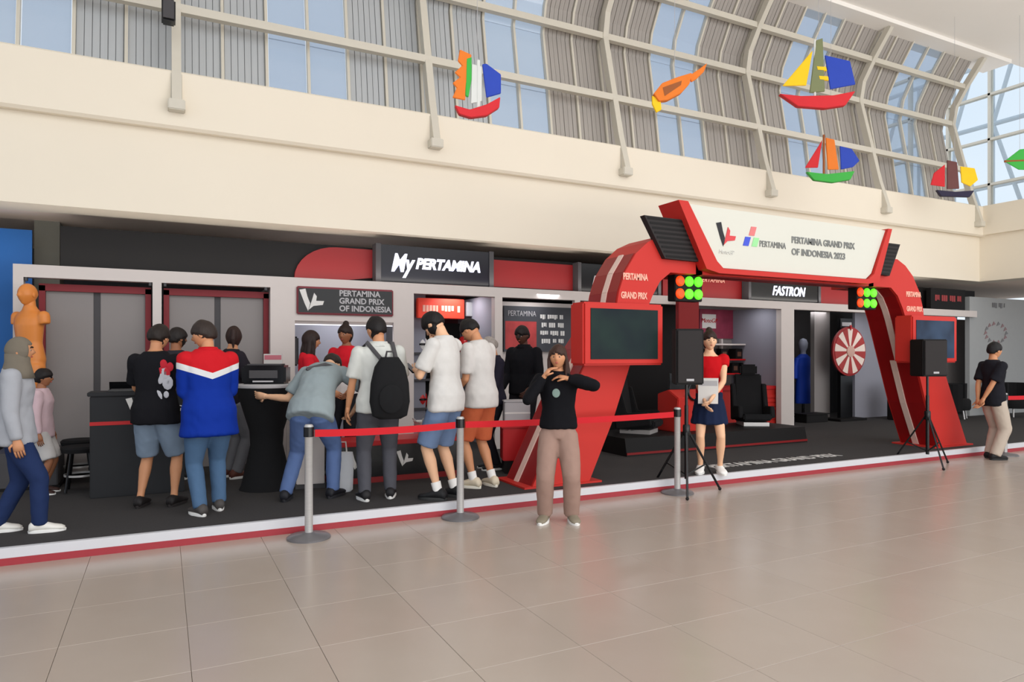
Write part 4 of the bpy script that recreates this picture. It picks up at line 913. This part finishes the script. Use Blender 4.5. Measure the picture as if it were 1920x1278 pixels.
# low black stage with two racing seats and a red console
o = thing('low_stage', (7.35, 8.15, P), 'low black display stage in the middle of the arch opening', 'stage')
MB().prismx([(-.55, 0), (-.50, .24), (.5, .24), (.5, 0)], -1.75, 1.75).build('deck', blackm, o); MB().box(-1.75, 1.75, -.555, -.54, .02, .05).build('edge_strip', redd, o)
def racing_seat(x, y, label, rz):
    s_ = thing('racing_seat', (x, y, P+.241), label, 'seat', rz)
    MB().prismx([(-.28, .10), (-.28, .2), (.18, .16), (.28, .82), (.36, .82), (.32, .05), (.1, .04)], -.22, .22).build('shell', blackc, s_, bevel=.02)
    for q in (-1, 1): MB().prismx([(-.24, .14), (-.2, .32), (.12, .30), (.22, .66), (.32, .66), (.28, .06)], q*.25-.035, q*.25+.035).build('bolster', blackc, s_, bevel=.012)
    MB().box(-.14, .14, .22, .34, .80, .98).build('headrest', blackc, s_, bevel=.03); MB().box(-.2, .2, -.2, .25, 0, .06).build('base', steel, s_); return s_
racing_seat(6.25, 8.15, 'black racing seat nearer the left arch leg', math.radians(35)); racing_seat(8.55, 8.2, 'black racing seat behind the person in the red top', math.radians(-30))
o = thing('driving_console', (7.02, 8.15, P+.241), 'red driving console with a small wheel between the black seats', 'console')
MB().prismx([(-.2, 0), (-.28, .50), (-.05, .62), (.2, .55), (.2, 0)], -.30, .30).build('body', redm, o, bevel=.012); MB().box(-.22, .22, .02, .06, .58, .86).build('screen', blackg, o, bevel=.008)
wh = MB(); wh.rings([[((.13+.018*math.cos(2*PI*j/8))*math.cos(2*PI*k/20), -.30+.018*math.sin(2*PI*j/8), .60+(.13+.018*math.cos(2*PI*j/8))*math.sin(2*PI*k/20)) for j in range(8)] for k in range(21)], cap=False); wh.build('steering_wheel', blackg, o, True)
# prize wheel
wy = 9.75; wx = X(1592, wy); o = thing('prize_wheel', (wx, wy, P), 'red and white prize wheel on a black stand at the right of the arch opening', 'wheel')
MB().box(-.19, .19, .06, .14, .04, 2.15).build('stand', blackg, o, bevel=.006); MB().box(-.5, .34, -.18, .3, 0, .05).build('base', blackm, o, bevel=.01)
MB().box(-.15, .15, .052, .06, 1.99, 2.07).build('print_block', greyp, o)
wc = 1.575-P; R_ = .50
dk = MB().rings([[(r_*math.cos(2*PI*k/48), y_, wc+r_*math.sin(2*PI*k/48)) for k in range(48)] for r_, y_ in ((R_, .05), (R_+.02, .02), (R_+.02, -.01), (R_-.02, -.02))]).build('disc', mat('wheel_rim', (150, 40, 42), .5), o, True)
wm = [mat('wheel_white', (226, 208, 196), .5), mat('wheel_red', (160, 52, 50), .5)]
for k in range(18):
    a0, a1 = 2*PI*k/18, 2*PI*(k+1)/18; pts = [(.10*math.cos(a0), wc+.10*math.sin(a0))]+[(.475*math.cos(a0+(a1-a0)*j/4), wc+.475*math.sin(a0+(a1-a0)*j/4)) for j in range(5)]+[(.10*math.cos(a1), wc+.10*math.sin(a1))]
    MB().prism(pts[::-1], -.03, -.02).build('wedge', wm[k % 2], o)
MB().rings([[(r_*math.cos(2*PI*k/24), y_, wc+r_*math.sin(2*PI*k/24)) for k in range(24)] for r_, y_ in ((.12, -.03), (.12, -.05), (.08, -.06))]).build('hub', mat('hub_beige', (200, 160, 146), .5), o, True)
MB().prism([(-.03, wc+R_+.05), (.03, wc+R_+.05), (0, wc+R_-.06)], -.05, -.03).build('pointer', redl, o)
# dressed torso in blue
bt = thing('clothes_bust', (X(1506, 10.75), 10.75, P), 'blue race shirt on a display bust beside the white post', 'bust')
mb = MB(); mb.rings([[(rx*math.cos(2*PI*k/20), ry*math.sin(2*PI*k/20), z_) for k in range(20)] for z_, rx, ry in ((.30, .21, .14), (.6, .20, .14), (.85, .18, .12), (1.15, .22, .14), (1.32, .20, .12), (1.40, .08, .07))])
for s in (-1, 1): mb.tube([(s*.18, 0, 1.30), (s*.25, 0, 1.1), (s*.27, -.02, .85)], [.07, .065, .055], 12)
mkobj('shirt', remesh(mb, .015, 3), mat('race_blue', (18, 62, 176), .6, bump=.2), bt); MB().lathe([(.06, 1.38), (.055, 1.46), (.09, 1.54), (.10, 1.64), (.07, 1.72), (.01, 1.75)], 16).build('head_form', mat('bust_grey', (176, 180, 196), .5), bt, True)
MB().lathe([(.22, 0), (.22, .03), (.03, .05), (.03, .32)], 20).build('stand', blackg, bt, True)
o = thing('pedestal', (X(1510, 10.0)-.0, 9.85, P), 'low black pedestal in front of the blue shirt bust', 'pedestal'); MB().box(-.32, .32, -.15, .15, 0, .16).build('box', blackm, o, bevel=.01); MB().box(-.34, .34, -.17, .17, .16, .18).build('top', blackm, o)
o = thing('bin', (X(1690, 9.3), 9.3, P), 'tall black waste bin behind the right arch leg', 'bin'); MB().box(-.22, .22, -.18, .18, 0, .72).build('body', blackm, o, bevel=.015); MB().box(-.235, .235, -.195, .195, .72, .78).build('lid', blackg, o, bevel=.012); MB().box(-.12, .12, -.2, -.19, .74, .765).build('flap', greyd, o)
def tub_chair(px, Y, label, rz):
    o = thing('tub_chair', (X(px, Y), Y, P), label, 'chair', rz)
    R = []; 
    MB().lathe([(.25, .20), (.27, .24), (.27, .40), (.24, .44)], 24).build('seat', blackc, o, True)
    outer = [(.34*math.cos(a), .34*math.sin(a)) for a in [PI*(-.15+1.3*k/16) for k in range(17)]]; inner = [(.27*math.cos(a), .27*math.sin(a)) for a in [PI*(-.15+1.3*k/16) for k in range(17)]][::-1]
    poly = outer+inner; m_ = MB(); n_ = len(poly); m_.add([(x, y, .18) for x, y in poly]+[(x*1.05, y*1.05, .76) for x, y in poly], [tuple(range(n_)), tuple(range(n_, 2*n_))]+[(i, (i+1) % n_, n_+(i+1) % n_, n_+i) for i in range(n_)]); m_.build('backrest', blackc, o)
    for k in range(4): a = PI/4+PI/2*k; MB().tube([(.2*math.cos(a), .2*math.sin(a), .2), (.24*math.cos(a), .24*math.sin(a), .01)], .015, 8).build('leg', steel, o)
tub_chair(1793, 8.9, 'black tub chair between the right arch leg and the person in black', .4)
tub_chair(1900, 8.6, 'black tub chair behind the red belt at the right edge', -.3)
# pale emblem on the shopfront
sgn = thing('shopfront_emblem', (X(1868, 9.19), 9.19, 1.7), 'faded grey and red wreath emblem on the pale shopfront wall', 'sign')
for k in range(14):
    a = 2*PI*k/14; MB().prism([(.42*math.cos(a)-.07, .22*math.sin(a)-.04+.3), (.42*math.cos(a)+.07, .22*math.sin(a)+.3), (.42*math.cos(a)+.0, .22*math.sin(a)+.06+.3)], 0, .008).build('petal', mat('faded_red', (140, 112, 114), .6) if k % 3 else mat('faded_grey', (118, 118, 120), .6), sgn)
wordbars(.1, .95, .5, .12, mat('faded_grey', (118, 118, 120), .6), sgn, -.004, 9)

# ------------------------------------------------------------------ hanging boats and fish
def px_shape(pts, c, k): return [((x-c[0])*k, -(y-c[1])*k) for x, y in pts]
def hanging(name, cpx, Y, label, cat, parts, group=None, yaw=-20, top=8.04):
    c = at(cpx[0], cpx[1], Y); a, b_ = ray(cpx[0]); k = (Y/b_)/F*1.0
    o = thing(name, c, label, cat, math.radians(yaw), group)
    for nm, pts, m_, th in parts:
        q = px_shape(pts, cpx, k)
        me_ = MB().prism(q, -th/2, th/2).build(nm, m_, o, bevel=.006)
    ys = min(p[1] for nm, pts, m_, th in parts for p in pts); z0 = -(ys-cpx[1])*k
    MB().tube([(0, 0, z0-.10), (0, 0, min(top, 8.04)-c.z)], .003, 5).build('hanging_line', greyp, o)
    return o
yel, blu, red_, grn, org, wht = [mat('sail_'+n_, c_, .6, var=.05) for n_, c_ in (('yellow', (240, 196, 20)), ('blue', (36, 66, 172)), ('red', (206, 36, 44)), ('green', (60, 170, 66)), ('orange', (226, 120, 34)), ('white', (210, 212, 208)))]
brn, olv, nav = mat('sail_brown', (150, 84, 40), .6), mat('sail_olive', (120, 126, 88), .6), mat('hull_navy', (40, 34, 60), .6)
hanging('toy_boat', (895, 160), 7.0, 'hanging red hulled toy boat with an orange toothed sail and blue sail', 'boat', [
    ('hull', [(852, 202), (880, 208), (912, 196), (938, 180), (936, 200), (912, 217), (882, 223), (860, 218)], red_, .07),
    ('sail', [(862, 96), (884, 104), (880, 130), (874, 160), (872, 190), (848, 187), (856, 168), (848, 160), (862, 148), (852, 140), (866, 126), (858, 118)], org, .02),
    ('sail', [(874, 112), (884, 108), (884, 150), (878, 184), (872, 182)], grn, .026),
    ('sail', [(904, 120), (912, 118), (940, 136), (940, 172), (912, 182)], blu, .022),
    ('mast', [(894, 112), (900, 112), (900, 206), (894, 206)], wht, .02), ('sail', [(884, 120), (904, 124), (904, 190), (882, 196)], wht, .012)], yaw=-15)
hanging('toy_boat', (1535, 150), 7.0, 'large hanging red hulled toy boat with yellow and blue sails', 'boat', [
    ('hull', [(1462, 176), (1500, 181), (1560, 181), (1600, 174), (1582, 200), (1545, 205), (1495, 200)], red_, .09),
    ('sail', [(1524, 94), (1512, 160), (1468, 160)], yel, .02), ('sail', [(1546, 104), (1592, 116), (1602, 160), (1556, 168)], blu, .022),
    ('sail', [(1530, 76), (1542, 72), (1546, 172), (1518, 174)], olv, .026), ('sail', [(1530, 124), (1548, 126), (1550, 134), (1532, 132)], yel, .034), ('sail', [(1534, 142), (1552, 144), (1553, 152), (1536, 150)], yel, .034),
    ('mast', [(1526, 74), (1530, 74), (1530, 182), (1526, 182)], wht, .02)], yaw=-30)
hanging('toy_boat', (1558, 300), 7.6, 'hanging green hulled toy boat with red, orange and blue sails', 'boat', [
    ('hull', [(1512, 322), (1550, 327), (1600, 322), (1592, 338), (1560, 343), (1526, 338)], grn, .07),
    ('sail', [(1542, 262), (1534, 314), (1510, 314)], red_, .02), ('sail', [(1574, 274), (1596, 280), (1610, 302), (1598, 314), (1576, 318)], blu, .022),
    ('sail', [(1548, 258), (1564, 262), (1572, 318), (1552, 318)], org, .026), ('mast', [(1543, 252), (1547, 252), (1547, 326), (1543, 326)], brn, .02)], yaw=-30)
hanging('toy_boat', (1790, 335), 8.0, 'hanging dark hulled toy boat with red and yellow sails by the end window', 'boat', [
    ('hull', [(1756, 356), (1790, 360), (1824, 358), (1816, 370), (1764, 368)], nav, .07),
    ('sail', [(1772, 308), (1772, 350), (1746, 346), (1752, 324)], red_, .02), ('sail', [(1800, 312), (1826, 316), (1832, 338), (1818, 350), (1802, 342)], yel, .022),
    ('sail', [(1776, 300), (1794, 304), (1798, 354), (1776, 354)], mat('sail_maroon', (104, 62, 60), .6), .026)], yaw=-30)
hanging('toy_fish', (1265, 170), 7.0, 'hanging orange and brown toy fish tilted nose down', 'fish', [
    ('body', [(1224, 178), (1240, 158), (1270, 146), (1296, 138), (1292, 158), (1276, 176), (1250, 190), (1234, 192)], org, .08),
    ('tail', [(1292, 142), (1310, 130), (1326, 118), (1320, 134), (1306, 148), (1296, 154)], org, .03),
    ('fin', [(1222, 180), (1238, 188), (1240, 206), (1230, 212), (1222, 196)], yel, .03), ('stripe', [(1240, 166), (1278, 152), (1276, 162), (1244, 184)], brn, .086)], yaw=-25)
hanging('toy_kite', (1912, 300), 7.4, 'green hanging kite at the right edge before the end window', 'kite', [
    ('sail', [(1884, 302), (1912, 280), (1950, 276), (1952, 320), (1910, 318)], grn, .02), ('spine', [(1884, 300), (1952, 298), (1952, 302), (1884, 304)], brn, .03)], yaw=-30)
# fill lights added inside the bays to brighten the booth, no visible fittings
for i, (px, Y) in enumerate(((645, 9.9), (850, 10.0), (1010, 9.4), (1180, 9.6), (1390, 9.8), (1520, 10.4), (1640, 9.5))):
    l_ = bpy.data.lights.new('bay_fill', 'AREA'); l_.shape = 'DISK'; l_.size = .5; l_.energy = (18, 9, 6, 4, 5, 5, 4)[i]; l_.color = (.96, .96, 1.0)
    q = bpy.data.objects.new('bay_fill', l_); COL.objects.link(q); q.location = (X(px, Y), Y-.15, 2.42)
